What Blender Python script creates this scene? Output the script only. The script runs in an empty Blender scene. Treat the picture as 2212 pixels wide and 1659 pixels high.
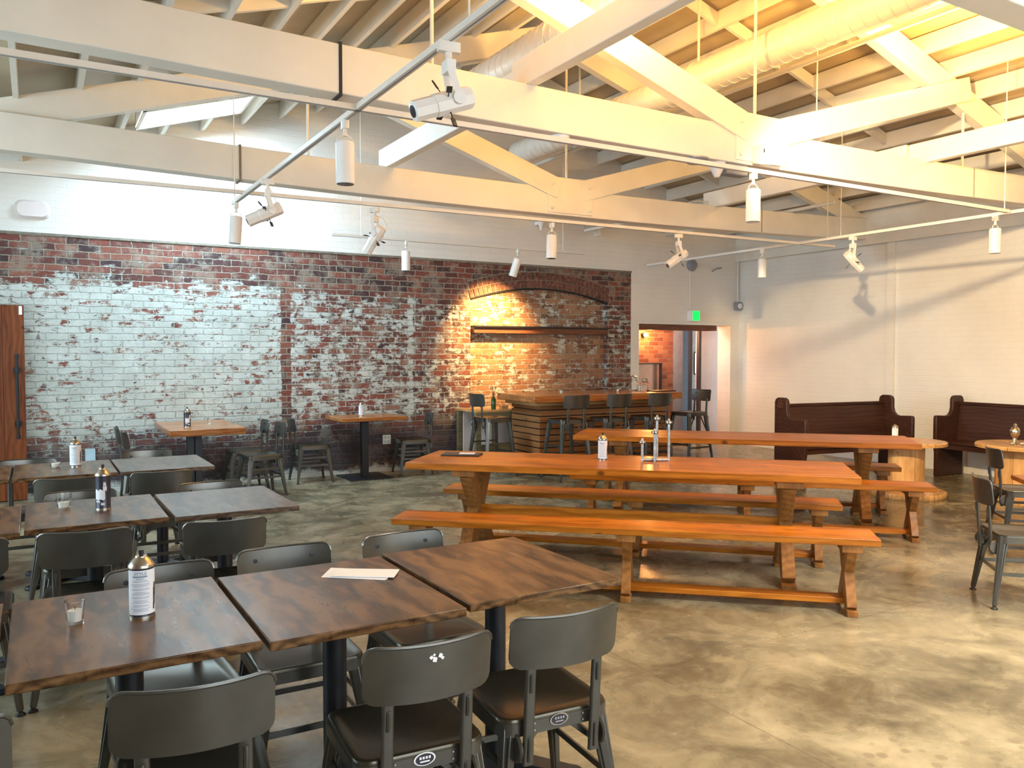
import bpy, bmesh, math, random
from mathutils import Vector, Matrix
random.seed(7)
C = bpy.context.scene.collection
S = bpy.context.scene
PI = math.pi

# ------------------------------------------------------------------ camera
cd = bpy.data.cameras.new('camera'); cam = bpy.data.objects.new('camera', cd); C.objects.link(cam)
cam.location = (0, 0, 1.55)
cam.rotation_euler = (math.radians(90 - 2.1216), 0, math.radians(-30.296))
cd.sensor_width = 36; cd.lens = 1760 / 2212 * 36; cd.clip_start = .05; cd.clip_end = 200
S.camera = cam
# ------------------------------------------------------------------ colour management, world
S.view_settings.view_transform = 'Standard'; S.view_settings.look = 'None'
S.view_settings.gamma = 1; S.view_settings.exposure = 0.32
S.view_settings.use_curve_mapping = False
W = bpy.data.worlds.new('world'); S.world = W; W.use_nodes = True
bg = W.node_tree.nodes['Background']; bg.inputs[0].default_value = (.78, .9, 1, 1); bg.inputs[1].default_value = 2.5

def area(name, loc, rot, sx, sy, power, col, spread=None):
    d = bpy.data.lights.new(name, 'AREA'); d.shape = 'RECTANGLE'; d.size = sx; d.size_y = sy
    d.energy = power; d.color = col
    if spread: d.spread = math.radians(spread)
    o = bpy.data.objects.new(name, d); C.objects.link(o); o.location = loc; o.rotation_euler = rot
    return o
def aim(o, tgt):
    v = Vector(tgt) - o.location; o.rotation_euler = v.to_track_quat('-Z', 'Y').to_euler(); return o
def spot(name, loc, tgt, power, col, ang=60, blend=.4, r=.03):
    d = bpy.data.lights.new(name, 'SPOT'); d.energy = power; d.color = col; d.spot_size = math.radians(ang)
    d.spot_blend = blend; d.shadow_soft_size = r
    o = bpy.data.objects.new(name, d); C.objects.link(o); o.location = loc
    return aim(o, tgt)
WARM = (1, .55, .13)
# daylight: the skylight by the far wall, windows behind the camera and in the left wall; then two added lamps
area('skylight_daylight', (1.49, 9.09, 4.02), (0, math.radians(-17), 0), 1.0, .7, 125, (.56, .82, 1))
aim(area('rear_window_daylight', (3.2, -1.85, 2.1), (0,0,0), 6.0, 1.8, 125, (.84, .93, 1)), (4.2, 4, .8))
aim(area('side_window_daylight', (-3.7, 5.6, 1.9), (0,0,0), 5.0, 1.8, 180, (.66, .88, 1)), (3, 6.8, .4))
spot('right_wall_spot', (3.40, 2.95, 3.30), (10.4, 6.2, 1.95), 1150, (1, .73, .38), 54, .5, .06)  # added spot inside the room; throws warm light and track shadows on right wall
area('overhead_fill', (4.6, .2, 4.25), (0, 0, 0), 1.6, 1.6, 330, (1, .92, .76), 118)  # added overhead fill near the camera; the roof is closed above it
# floodlights standing on the trusses and thrown up at the roof boards
aim(area('flood_a', (3.25, 3.9, 3.72), (0,0,0), .2, .2, 215, WARM), (3.5, 4.2, 5))
aim(area('flood_b', (6.75, 4.1, 3.80), (0,0,0), .2, .2, 120, WARM), (6.5, 4.0, 5))
aim(area('flood_c', (7.9, 2.6, 3.65), (0,0,0), .2, .2, 78, WARM), (7.2, 3.4, 5))
aim(area('flood_d', (4.4, 6.4, 3.7), (0,0,0), .2, .2, 34, WARM), (4.2, 6.0, 5))

# ------------------------------------------------------------------ materials
def mat(name):
    m = bpy.data.materials.new(name); m.use_nodes = True
    nt = m.node_tree; return m, nt, nt.nodes['Principled BSDF']
def N(nt, typ, **kw):
    n = nt.nodes.new(typ)
    for k, v in kw.items():
        if k.startswith('i_'):
            n.inputs[k[2:].replace('_', ' ')].default_value = v
        else: setattr(n, k, v)
    return n
def L(nt, a, b): nt.links.new(a, b)
def math_(nt, op, a, b=None, c=None, clamp=False):
    n = nt.nodes.new('ShaderNodeMath'); n.operation = op; n.use_clamp = clamp
    for i, v in enumerate((a, b, c)):
        if v is None: continue
        if isinstance(v, (int, float)): n.inputs[i].default_value = v
        else: nt.links.new(v, n.inputs[i])
    return n.outputs[0]
def mrange(nt, v, a, b, c=0., d=1., smooth=True):
    n = nt.nodes.new('ShaderNodeMapRange'); n.interpolation_type = 'SMOOTHSTEP' if smooth else 'LINEAR'
    nt.links.new(v, n.inputs[0])
    for i, x in zip((1, 2, 3, 4), (a, b, c, d)): n.inputs[i].default_value = x
    return n.outputs[0]
def ramp(nt, v, stops):
    n = nt.nodes.new('ShaderNodeValToRGB'); nt.links.new(v, n.inputs[0])
    e = n.color_ramp.elements
    while len(e) < len(stops): e.new(.5)
    for i, (p, c) in enumerate(stops): e[i].position = p; e[i].color = (*c, 1)
    return n.outputs[0]
def mixc(nt, f, a, b, blend='MIX'):
    n = nt.nodes.new('ShaderNodeMix'); n.data_type = 'RGBA'; n.blend_type = blend
    if isinstance(f, (int, float)): n.inputs[0].default_value = f
    else: nt.links.new(f, n.inputs[0])
    for i, v in ((6, a), (7, b)):
        if isinstance(v, tuple): n.inputs[i].default_value = (*v, 1)
        else: nt.links.new(v, n.inputs[i])
    return n.outputs[2]
def coords(nt, scale=(1,1,1), rot=(0,0,0), loc=(0,0,0)):
    t = nt.nodes.new('ShaderNodeTexCoord'); mp = nt.nodes.new('ShaderNodeMapping')
    mp.inputs['Scale'].default_value = scale; mp.inputs['Rotation'].default_value = rot; mp.inputs['Location'].default_value = loc
    nt.links.new(t.outputs['Object'], mp.inputs[0]); return mp.outputs[0]
def noise(nt, vec, scale, detail=4, rough=.55, dist=0.):
    n = nt.nodes.new('ShaderNodeTexNoise'); nt.links.new(vec, n.inputs['Vector'])
    n.inputs['Scale'].default_value = scale; n.inputs['Detail'].default_value = detail
    n.inputs['Roughness'].default_value = rough; n.inputs['Distortion'].default_value = dist
    return n
def bump(nt, bs, h, strength=.3, dist=.01):
    b = nt.nodes.new('ShaderNodeBump'); b.inputs['Strength'].default_value = strength; b.inputs['Distance'].default_value = dist
    nt.links.new(h, b.inputs['Height']); nt.links.new(b.outputs[0], bs.inputs['Normal'])
def simple(name, col, rough=.5, metal=0., var=.12, nscale=9, bumpy=0.):
    m, nt, bs = mat(name); v = coords(nt); n = noise(nt, v, nscale, 5)
    lo = tuple(c * (1 - var) for c in col); hi = tuple(min(1, c * (1 + var)) for c in col)
    L(nt, ramp(nt, n.outputs[0], [(.3, lo), (.7, hi)]), bs.inputs['Base Color'])
    bs.inputs['Roughness'].default_value = rough; bs.inputs['Metallic'].default_value = metal
    if bumpy: bump(nt, bs, n.outputs[0], bumpy, .004)
    return m
def emit(name, col, st):
    m, nt, bs = mat(name); bs.inputs['Base Color'].default_value = (*col, 1)
    bs.inputs['Emission Color'].default_value = (*col, 1); bs.inputs['Emission Strength'].default_value = st; return m
def wood(name, dark, mid, light, rough=.35, scale=1., axis='X', knots=True, plank=0., coat=0., grain=.14):
    m, nt, bs = mat(name)
    sc = {'X': (.9, 9, 9), 'Y': (9, .9, 9), 'Z': (9, 9, .9)}[axis]
    v = coords(nt, tuple(s * scale for s in sc))
    n1 = noise(nt, v, 1.1, 6, .62, 1.2); n2 = noise(nt, v, 7, 4, .7, .3)
    v2 = coords(nt, (1.3*scale, 3.2*scale, 3.2*scale) if axis == 'X' else ((3.2*scale, 1.3*scale, 3.2*scale) if axis == 'Y' else (3.2*scale, 3.2*scale, 1.3*scale)))
    wv = N(nt, 'ShaderNodeTexWave', wave_type='RINGS', rings_direction={'X':'X','Y':'Y','Z':'Z'}[axis])
    wv.inputs['Scale'].default_value = 2.6; wv.inputs['Distortion'].default_value = 9; wv.inputs['Detail'].default_value = 3; wv.inputs['Detail Scale'].default_value = .8
    L(nt, v2, wv.inputs['Vector'])
    f = math_(nt, 'ADD', math_(nt, 'MULTIPLY', n1.outputs[0], .62), math_(nt, 'MULTIPLY', wv.outputs[1], grain))
    f = math_(nt, 'ADD', f, .11 - grain/2)
    f = math_(nt, 'ADD', f, math_(nt, 'MULTIPLY', n2.outputs[0], .2))
    col = ramp(nt, f, [(.25, dark), (.5, mid), (.78, light)])
    if knots:
        vo = N(nt, 'ShaderNodeTexVoronoi'); vo.inputs['Scale'].default_value = 3.1
        L(nt, coords(nt, (1*scale, 1.5*scale, 1.5*scale)), vo.inputs['Vector'])
        k = mrange(nt, vo.outputs['Distance'], .03, .10, .75, 0)
        col = mixc(nt, k, col, tuple(c * .35 for c in dark))
    if plank:
        sx = nt.nodes.new('ShaderNodeSeparateXYZ'); L(nt, coords(nt), sx.inputs[0])
        a = sx.outputs[{'X': 1, 'Y': 0, 'Z': 0}[axis]]
        q = math_(nt, 'DIVIDE', a, plank); fr = math_(nt, 'FRACT', math_(nt, 'ADD', q, 50.33))
        edge = math_(nt, 'LESS_THAN', fr, .022)
        fl = math_(nt, 'FLOOR', math_(nt, 'ADD', q, 50.33))
        wn = N(nt, 'ShaderNodeTexWhiteNoise', noise_dimensions='1D'); L(nt, fl, wn.inputs['W'])
        sh = mrange(nt, wn.outputs[0], 0, 1, .72, 1.18, False)
        mul = nt.nodes.new('ShaderNodeVectorMath'); mul.operation = 'SCALE'; L(nt, col, mul.inputs[0]); L(nt, sh, mul.inputs['Scale'])
        col = mixc(nt, edge, mul.outputs[0], tuple(c * .3 for c in dark))
    L(nt, col, bs.inputs['Base Color'])
    L(nt, mrange(nt, n1.outputs[0], .2, .8, rough * .8, rough * 1.25), bs.inputs['Roughness'])
    bs.inputs['Specular IOR Level'].default_value = .28; bs.inputs['Coat Weight'].default_value = coat; bs.inputs['Coat Roughness'].default_value = .12
    bump(nt, bs, f, .12, .003)
    return m

def brick_mat(name, painted, axis='XZ', warmer=False):
    """painted: 'panel' (peeling paint that varies over the wall), 'white' (fully painted), 'raw', 'infill'"""
    m, nt, bs = mat(name)
    t = nt.nodes.new('ShaderNodeTexCoord'); s = nt.nodes.new('ShaderNodeSeparateXYZ'); L(nt, t.outputs['Object'], s.inputs[0])
    X, Y, Z = s.outputs
    u = X if axis == 'XZ' else Y
    wob = noise(nt, t.outputs['Object'], 7, 5, .7); wob2 = noise(nt, t.outputs['Object'], 11, 5, .7)
    wz = math_(nt, 'MULTIPLY', math_(nt, 'SUBTRACT', wob.outputs[0], .5), .040)
    wx = math_(nt, 'MULTIPLY', math_(nt, 'SUBTRACT', wob2.outputs[0], .5), .045)
    cb = nt.nodes.new('ShaderNodeCombineXYZ'); L(nt, math_(nt, 'ADD', math_(nt, 'ADD', u, 50), wx), cb.inputs[0]); L(nt, math_(nt, 'ADD', math_(nt, 'ADD', Z, wz), 10), cb.inputs[1])
    br = nt.nodes.new('ShaderNodeTexBrick'); L(nt, cb.outputs[0], br.inputs['Vector'])
    br.offset = .5; br.squash = 1
    for k, v in (('Scale', 1), ('Mortar Size', .0075), ('Mortar Smooth', .6), ('Bias', -.1), ('Brick Width', .215), ('Row Height', .0745)): br.inputs[k].default_value = v
    br.inputs['Color1'].default_value = (0, 0, 0, 1); br.inputs['Color2'].default_value = (1, 1, 1, 1); br.inputs['Mortar'].default_value = (.5, .5, .5, 1)
    mortar = br.outputs['Fac']
    bw = nt.nodes.new('ShaderNodeRGBToBW'); L(nt, br.outputs['Color'], bw.inputs[0]); pb = bw.outputs[0]
    n1 = noise(nt, t.outputs['Object'], 30, 5, .65)
    tone = math_(nt, 'ADD', math_(nt, 'MULTIPLY', pb, .7), math_(nt, 'MULTIPLY', n1.outputs[0], .35))
    if painted == 'infill':
        bc = ramp(nt, tone, [(.15, (.13, .05, .03)), (.5, (.26, .115, .06)), (.9, (.38, .21, .12))]); mc = (.36, .27, .18)
    elif warmer:
        bc = ramp(nt, tone, [(.15, (.13, .035, .015)), (.5, (.24, .07, .03)), (.9, (.32, .14, .07))]); mc = (.24, .17, .11)
    else:
        bc = ramp(nt, tone, [(.10, (.030, .018, .024)), (.36, (.095, .030, .024)), (.62, (.18, .045, .030)), (.95, (.27, .11, .07))]); mc = (.34, .30, .23)
    n2 = noise(nt, t.outputs['Object'], 3.2, 8, .72)
    col = mixc(nt, mortar, bc, mixc(nt, n2.outputs[0], tuple(c * .7 for c in mc), tuple(c * 1.2 for c in mc)))
    st = noise(nt, t.outputs['Object'], 1.2, 4)
    if painted == 'white':
        pc = ramp(nt, st.outputs[0], [(.3, (.74, .70, .65)), (.7, (.82, .79, .74))])
        dirt = mrange(nt, math_(nt, 'ADD', math_(nt, 'MULTIPLY', mortar, .12), n1.outputs[0]), .70, .85, 0, .22)
        col = mixc(nt, dirt, pc, (.5, .44, .38))
        mask = None
    elif painted in ('panel', 'infill'):
        nb = noise(nt, t.outputs['Object'], 9, 9, .74, .4)
        cb2 = nt.nodes.new('ShaderNodeCombineXYZ'); L(nt, math_(nt, 'MULTIPLY', u, 1.0), cb2.inputs[0]); L(nt, math_(nt, 'MULTIPLY', Z, 4.2), cb2.inputs[2])
        nh = noise(nt, cb2.outputs[0], 4.5, 6, .7)
        wl = math_(nt, 'MULTIPLY', math_(nt, 'SUBTRACT', st.outputs[0], .5), .35)
        Zw = math_(nt, 'ADD', Z, wl)
        if painted == 'panel':
            px = math_(nt, 'ADD', mrange(nt, u, 2.2, 3.3, .165, .055), mrange(nt, u, 3.6, 5.2, .0, -.055))
            px = math_(nt, 'ADD', px, mrange(nt, u, .2, -.3, 0, -.05))
            top = mrange(nt, Zw, 2.20, 2.52, 0, -.27)
            bot = mrange(nt, Zw, .75, .42, 0, -.20)
            pn = math_(nt, 'ADD', math_(nt, 'ADD', px, top), bot)
            strip = math_(nt, 'MULTIPLY', mrange(nt, u, 2.60, 2.63, 0, 1), mrange(nt, u, 2.74, 2.71, 0, 1))
            pn = math_(nt, 'SUBTRACT', pn, math_(nt, 'MULTIPLY', strip, .30))
            seam = math_(nt, 'MULTIPLY', mrange(nt, u, 4.28, 4.31, 0, 1), mrange(nt, u, 4.38, 4.35, 0, 1))
            pn = math_(nt, 'ADD', pn, math_(nt, 'MULTIPLY', seam, .10))
        else:
            pn = math_(nt, 'MULTIPLY', mrange(nt, u, 5.2, 7.6, .02, -.02), 1)
        sig = math_(nt, 'ADD', math_(nt, 'MULTIPLY', nb.outputs[0], .9), math_(nt, 'MULTIPLY', nh.outputs[0], .75))
        sig = math_(nt, 'ADD', sig, math_(nt, 'MULTIPLY', mortar, .10))
        sig = math_(nt, 'ADD', sig, math_(nt, 'MULTIPLY', pb, -.13))
        sig = math_(nt, 'ADD', sig, pn)
        smear = math_(nt, 'MULTIPLY', mrange(nt, noise(nt, t.outputs['Object'], 6.5, 8, .72, .3).outputs[0], .46, .62), .62 if painted == 'panel' else .5)
        col = mixc(nt, smear, col, (.30, .255, .20) if painted == 'panel' else (.36, .26, .16))
        mask = mrange(nt, sig, .81, .90)
        pc = ramp(nt, n2.outputs[0], [(.3, (.40, .42, .38)), (.7, (.60, .63, .59))])
        groove = math_(nt, 'MULTIPLY', mrange(nt, n1.outputs[0], .42, .62), mortar)
        pc = mixc(nt, math_(nt, 'MULTIPLY', groove, .6), pc, (.22, .20, .17))
        col = mixc(nt, mask, col, pc)
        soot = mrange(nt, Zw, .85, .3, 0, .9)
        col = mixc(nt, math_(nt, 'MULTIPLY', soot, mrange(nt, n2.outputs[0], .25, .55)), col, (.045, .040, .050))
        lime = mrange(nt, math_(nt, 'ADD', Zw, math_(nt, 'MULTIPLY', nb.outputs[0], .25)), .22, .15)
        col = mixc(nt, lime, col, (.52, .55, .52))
    L(nt, col, bs.inputs['Base Color'])
    bs.inputs['Roughness'].default_value = .75 if painted != 'white' else .6
    h = math_(nt, 'ADD', math_(nt, 'MULTIPLY', mortar, -1.), math_(nt, 'MULTIPLY', n1.outputs[0], .55))
    bump(nt, bs, h, .35 if painted == 'white' else .8, .006 if painted == 'white' else .012)
    return m

M = {}
def build_materials():
    M['white'] = simple('white_painted_timber', (.80, .765, .69), .55, 0, .05, 3, .1)
    M['deck'] = simple('dim_lit_white_boards', (.50, .40, .27), .6, 0, .08, 3)  # white paint; the dim warm light under the roof is put into this tan
    M['fix'] = simple('white_fixture_enamel', (.82, .80, .78), .35, 0, .03)
    M['trackm'] = simple('white_track_metal', (.78, .74, .68), .4, 0, .03)
    M['black'] = simple('black_plastic', (.015, .015, .017), .4)
    M['lens'] = simple('dark_glass', (.02, .025, .035), .08)
    M['glow'] = emit('lamp_glow', (1, .72, .38), 14)
    M['galv'] = simple('galvanised_duct', (.82, .78, .70), .42, .15, .05)
    M['wbrick_b'] = brick_mat('white_painted_brick_back', 'white', 'XZ')
    M['wbrick_r'] = brick_mat('white_painted_brick_right', 'white', 'YZ')
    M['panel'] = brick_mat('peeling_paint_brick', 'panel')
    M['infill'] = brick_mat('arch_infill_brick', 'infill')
    M['rawbrick'] = brick_mat('warm_raw_brick', 'raw', 'XZ', True)
    M['arch'] = simple('soldier_brick', (.15, .058, .042), .8, 0, .75, 22, .6)
    M['mortar'] = simple('old_mortar', (.22, .19, .15), .85, 0, .2, 20)
    M['plaster'] = simple('pale_plaster', (.80, .70, .68), .7, 0, .03)
    M['dark'] = simple('dark_door_paint', (.04, .04, .05), .4)
    M['grey'] = simple('grey_paint', (.25, .26, .29), .5)
    M['chair'] = simple('gunmetal_chair_steel', (.135, .132, .120), .29, .75, .16, 6)
    M['chair_seat'] = simple('worn_brown_steel_seat', (.075, .068, .05), .26, .75, .25, 4)
    M['blackm'] = simple('black_iron', (.02, .022, .028), .42, .3)
    M['rivet'] = simple('bright_screw', (.5, .5, .5), .25, 1)
    M['oak'] = wood('dark_stained_oak', (.026, .011, .004), (.118, .056, .021), (.22, .115, .046), .30, 1.25, 'Y', True, 0, .12, .30)
    M['oak2'] = wood('grey_worn_oak', (.035, .020, .013), (.095, .058, .037), (.16, .108, .075), .30, 1.1, 'Y', True, 0, .2, .30)
    M['honey'] = wood('orange_oiled_pine', (.13, .035, .002), (.40, .120, .008), (.60, .22, .022), .36, .8, 'X', True, .19, .05)
    M['honey_leg'] = wood('orange_pine_leg', (.12, .042, .010), (.26, .105, .026), (.42, .19, .055), .42, .9, 'Z', True)
    M['slab'] = wood('reclaimed_slab_top', (.17, .05, .015), (.42, .15, .04), (.60, .26, .085), .3, .9, 'X', True, .14, .4)
    M['barwood'] = wood('cedar_bar_slats', (.20, .085, .03), (.29, .125, .045), (.37, .17, .065), .5, .8, 'X', True)
    M['barwood_y'] = wood('cedar_bar_slats_end', (.20, .085, .03), (.29, .125, .045), (.37, .17, .065), .5, .8, 'Y', True)
    M['greenwood'] = wood('olive_stained_wood', (.10, .08, .04), (.19, .15, .08), (.27, .22, .12), .5, .9, 'X', True)
    M['spool'] = wood('cable_spool_pine', (.36, .17, .05), (.62, .34, .13), (.76, .48, .22), .4, 1., 'Z', True, .11)
    M['spool_top'] = wood('cable_spool_top', (.34, .16, .05), (.60, .33, .12), (.74, .46, .20), .35, 1., 'X', True, .14, .3)
    M['pew'] = wood('dark_mahogany_pew', (.020, .008, .006), (.045, .017, .011), (.075, .030, .018), .35, .8, 'X', False)
    M['door'] = wood('red_brown_barn_door', (.06, .013, .005), (.20, .05, .013), (.32, .095, .028), .4, .7, 'Z', True, .24)
    M['lintel'] = wood('reddish_timber_lintel', (.07, .03, .018), (.15, .06, .035), (.22, .09, .05), .5, 1, 'X', False)
    M['can_metal'] = simple('can_steel', (.55, .50, .42), .28, 1)
    M['can_black'] = simple('can_black_label', (.03, .03, .05), .3)
    M['label'] = simple('white_paper_label', (.82, .84, .88), .45, 0, .02)
    M['ink'] = simple('blue_grey_ink', (.22, .30, .42), .5)
    M['paper'] = simple('white_paper', (.88, .88, .90), .6, 0, .02)
    M['wax'] = simple('white_wax', (.86, .83, .74), .5, 0, .03)
    M['leather'] = simple('black_leather_folder', (.03, .025, .022), .5)
    M['pipe'] = simple('galvanised_pipe', (.45, .47, .48), .38, .85, .35, 40)
    M['green'] = simple('green_glass_bottle', (.05, .09, .02), .15); M['mirror'] = simple('dim_mirror', (.42, .36, .34), .12, .9)
    m, nt, bs = mat('amber_candle_cup'); bs.inputs['Transmission Weight'].default_value = .85; bs.inputs['Roughness'].default_value = .05; bs.inputs['IOR'].default_value = 1.12; bs.inputs['Base Color'].default_value = (.85, .72, .52, 1); M['amber'] = m
    M['exit'] = emit('exit_green', (0, .95, .10), 1.1)
    M['exit_letters'] = emit('exit_letter_green', (0, .55, .10), .6)
    M['blue'] = simple('blue_grey_plate', (.45, .62, .70), .4)
    M['steel'] = simple('steel_door', (.42, .47, .45), .4, .5)
    M['pane'] = emit('sunlit_window_pane', (.80, .88, .95), 1.4)
    M['yellow'] = simple('pale_yellow_panel', (.62, .58, .30), .5)
    # glass
    m, nt, bs = mat('clear_glass'); bs.inputs['Transmission Weight'].default_value = 1; bs.inputs['Roughness'].default_value = .02
    bs.inputs['IOR'].default_value = 1.25; bs.inputs['Base Color'].default_value = (.97, .98, .98, 1); M['glass'] = m
    m, nt, bs = mat('skylight_acrylic'); bs.inputs['Base Color'].default_value = (.9, .96, 1, 1)
    bs.inputs['Emission Color'].default_value = (.86, .95, 1, 1); bs.inputs['Emission Strength'].default_value = 6; M['sky'] = m
    # polished concrete
    m, nt, bs = mat('polished_concrete'); v = coords(nt)
    a = noise(nt, v, .8, 7, .62, .5); b = noise(nt, v, 2.8, 7, .60, .9); c = noise(nt, v, 14, 5, .6)
    f = math_(nt, 'ADD', math_(nt, 'MULTIPLY', a.outputs[0], .5), math_(nt, 'ADD', math_(nt, 'MULTIPLY', b.outputs[0], .42), math_(nt, 'MULTIPLY', c.outputs[0], .14)))
    col = ramp(nt, f, [(.36, (.070, .058, .036)), (.47, (.145, .122, .076)), (.57, (.265, .228, .145)), (.70, (.42, .37, .25))])
    vo = N(nt, 'ShaderNodeTexVoronoi'); vo.inputs['Scale'].default_value = 12; L(nt, v, vo.inputs['Vector'])
    spots = math_(nt, 'MULTIPLY', mrange(nt, vo.outputs['Distance'], .20, .34, 1, 0), mrange(nt, a.outputs[0], .44, .56))
    sx = nt.nodes.new('ShaderNodeSeparateXYZ'); L(nt, v, sx.inputs[0])
    near = math_(nt, 'MULTIPLY', mrange(nt, sx.outputs[1], 2.9, 2.0), mrange(nt, sx.outputs[0], 1.6, 2.2))
    col = mixc(nt, math_(nt, 'MULTIPLY', math_(nt, 'MULTIPLY', spots, near), .6), col, (.17, .135, .09))
    def joint(axis, period, off):
        fr = math_(nt, 'FRACT', math_(nt, 'DIVIDE', math_(nt, 'ADD', sx.outputs[axis], 40 * period - off), period))
        return math_(nt, 'LESS_THAN', fr, .004 / period * 1.6)
    j = math_(nt, 'MAXIMUM', joint(0, 3.2, 2.55), joint(1, 3.2, 3.05))
    col = mixc(nt, math_(nt, 'MULTIPLY', j, .6), col, (.10, .08, .06))
    L(nt, col, bs.inputs['Base Color'])
    L(nt, mrange(nt, b.outputs[0], .3, .7, .16, .34), bs.inputs['Roughness'])
    bump(nt, bs, c.outputs[0], .05, .002)
    M['concrete'] = m
build_materials()

# ------------------------------------------------------------------ mesh helpers
class MB:
    def __init__(s): s.v = []; s.f = []; s.mi = []; s.cur = 0
    def add(s, vs, fs):
        k = len(s.v); s.v += [Vector(p) for p in vs]; s.f += [tuple(i + k for i in f) for f in fs]; s.mi += [s.cur] * len(fs); return s
    def box(s, c, d, M4=None):
        x, y, z = (q / 2 for q in d)
        vs = [Vector((sx * x, sy * y, sz * z)) for sx in (-1, 1) for sy in (-1, 1) for sz in (-1, 1)]
        if M4 is not None: vs = [M4 @ p for p in vs]
        vs = [p + Vector(c) for p in vs]
        return s.add(vs, [(0, 1, 3, 2), (4, 6, 7, 5), (0, 4, 5, 1), (2, 3, 7, 6), (0, 2, 6, 4), (1, 5, 7, 3)])
    def bx(s, x0, x1, y0, y1, z0, z1): return s.box(((x0+x1)/2, (y0+y1)/2, (z0+z1)/2), (x1-x0, y1-y0, z1-z0))
    def bar(s, p0, p1, w0, h0, w1=None, h1=None, up=(0, 0, 1)):
        """tapered rectangular bar from p0 to p1; w across, h along 'up'"""
        p0, p1 = Vector(p0), Vector(p1); w1 = w0 if w1 is None else w1; h1 = h0 if h1 is None else h1
        d = (p1 - p0).normalized(); side = d.cross(Vector(up))
        if side.length < 1e-4: side = d.cross(Vector((0, 1, 0)))
        side.normalize(); u = side.cross(d).normalized()
        vs = []
        for p, w, h in ((p0, w0, h0), (p1, w1, h1)):
            for a, b in ((-1, -1), (1, -1), (1, 1), (-1, 1)): vs.append(p + side * a * w / 2 + u * b * h / 2)
        return s.add(vs, [(3, 2, 1, 0), (4, 5, 6, 7), (0, 1, 5, 4), (1, 2, 6, 5), (2, 3, 7, 6), (3, 0, 4, 7)])
    def tube(s, pts, r, n=10, closed=False, caps=True):
        pts = [Vector(p) for p in pts]; rs = r if isinstance(r, (list, tuple)) else [r] * len(pts)
        rings = []; prev = None
        for i, p in enumerate(pts):
            if closed: t = (pts[(i + 1) % len(pts)] - pts[i - 1]).normalized()
            else: t = (pts[min(i + 1, len(pts) - 1)] - pts[max(i - 1, 0)]).normalized()
            a = prev if prev is not None else (Vector((0, 0, 1)) if abs(t.z) < .9 else Vector((1, 0, 0)))
            e = (a - t * a.dot(t)).normalized(); b = t.cross(e); prev = e
            rings.append([p + (e * math.cos(2 * PI * k / n) + b * math.sin(2 * PI * k / n)) * rs[i] for k in range(n)])
        vs = [q for rg in rings for q in rg]; fs = []
        m = len(rings)
        for i in range(m if closed else m - 1):
            for k in range(n):
                a, b2 = i * n + k, i * n + (k + 1) % n; c, d = ((i + 1) % m) * n + (k + 1) % n, ((i + 1) % m) * n + k
                fs.append((a, b2, c, d))
        if caps and not closed: fs += [tuple(range(n - 1, -1, -1)), tuple((m - 1) * n + k for k in range(n))]
        return s.add(vs, fs)
    def lathe(s, prof, c=(0, 0, 0), n=20, M4=None, cap=True):
        vs = []; c = Vector(c)
        for r, z in prof:
            for k in range(n):
                p = Vector((r * math.cos(2 * PI * k / n), r * math.sin(2 * PI * k / n), z))
                if M4 is not None: p = M4 @ p
                vs.append(p + c)
        fs = []
        for i in range(len(prof) - 1):
            for k in range(n): fs.append((i * n + k, i * n + (k + 1) % n, (i + 1) * n + (k + 1) % n, (i + 1) * n + k))
        if cap: fs += [tuple(range(n - 1, -1, -1)), tuple((len(prof) - 1) * n + k for k in range(n))]
        return s.add(vs, fs)
    def rr(s, layers, seg=4, c=(0, 0, 0)):
        """loft of rounded rectangles: layers of (z, width, depth, radius)"""
        vs = []; cnt = None
        for z, w, d, r in layers:
            ring = []
            for (cx, cy, a0) in ((w/2-r, d/2-r, 0), (-w/2+r, d/2-r, 90), (-w/2+r, -d/2+r, 180), (w/2-r, -d/2+r, 270)):
                for k in range(seg + 1):
                    a = math.radians(a0 + 90 * k / seg); ring.append(Vector((c[0]+cx + r*math.cos(a), c[1]+cy + r*math.sin(a), c[2]+z)))
            cnt = len(ring); vs += ring
        fs = []
        for i in range(len(layers) - 1):
            for k in range(cnt): fs.append((i*cnt+k, i*cnt+(k+1) % cnt, (i+1)*cnt+(k+1) % cnt, (i+1)*cnt+k))
        fs += [tuple(range(cnt-1, -1, -1)), tuple((len(layers)-1)*cnt+k for k in range(cnt))]
        return s.add(vs, fs)
    def prism(s, poly, depth, M4=None):
        """polygon in XZ plane extruded along Y by depth (centred)"""
        n = len(poly); vs = [Vector((x, -depth/2, z)) for x, z in poly] + [Vector((x, depth/2, z)) for x, z in poly]
        if M4 is not None: vs = [M4 @ p for p in vs]
        return s.add(vs, [tuple(range(n)), tuple(range(2*n-1, n-1, -1))] + [(i, i+n, (i+1) % n + n, (i+1) % n) for i in range(n)])
    def plate(s, w, z0, z1, th, R, r, n=16, flip=False):
        """upright plate, width along X, corners rounded by r, curved in plan with sagitta R (ends forward +Y)"""
        vs = []; 
        for i in range(n + 1):
            x = -w/2 + w * i / n
            x = -w/2 * math.cos(PI * i / n) if n >= 12 else x
            e = abs(x) - (w/2 - r); zo = 0 if e <= 0 else r - math.sqrt(max(0, r*r - e*e))
            y = R * (2 * x / w) ** 2
            for (yy, zz) in ((y - th/2, z0+zo), (y - th/2, z1-zo), (y + th/2, z1-zo), (y + th/2, z0+zo)): vs.append(Vector((x, yy, zz)))
        fs = []
        for i in range(n):
            a = i*4; b = a+4
            for k in range(4): fs.append((a+k, a+(k+1) % 4, b+(k+1) % 4, b+k))
        fs += [(3, 2, 1, 0), (n*4, n*4+1, n*4+2, n*4+3)]
        return s.add(vs, fs)
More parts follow.
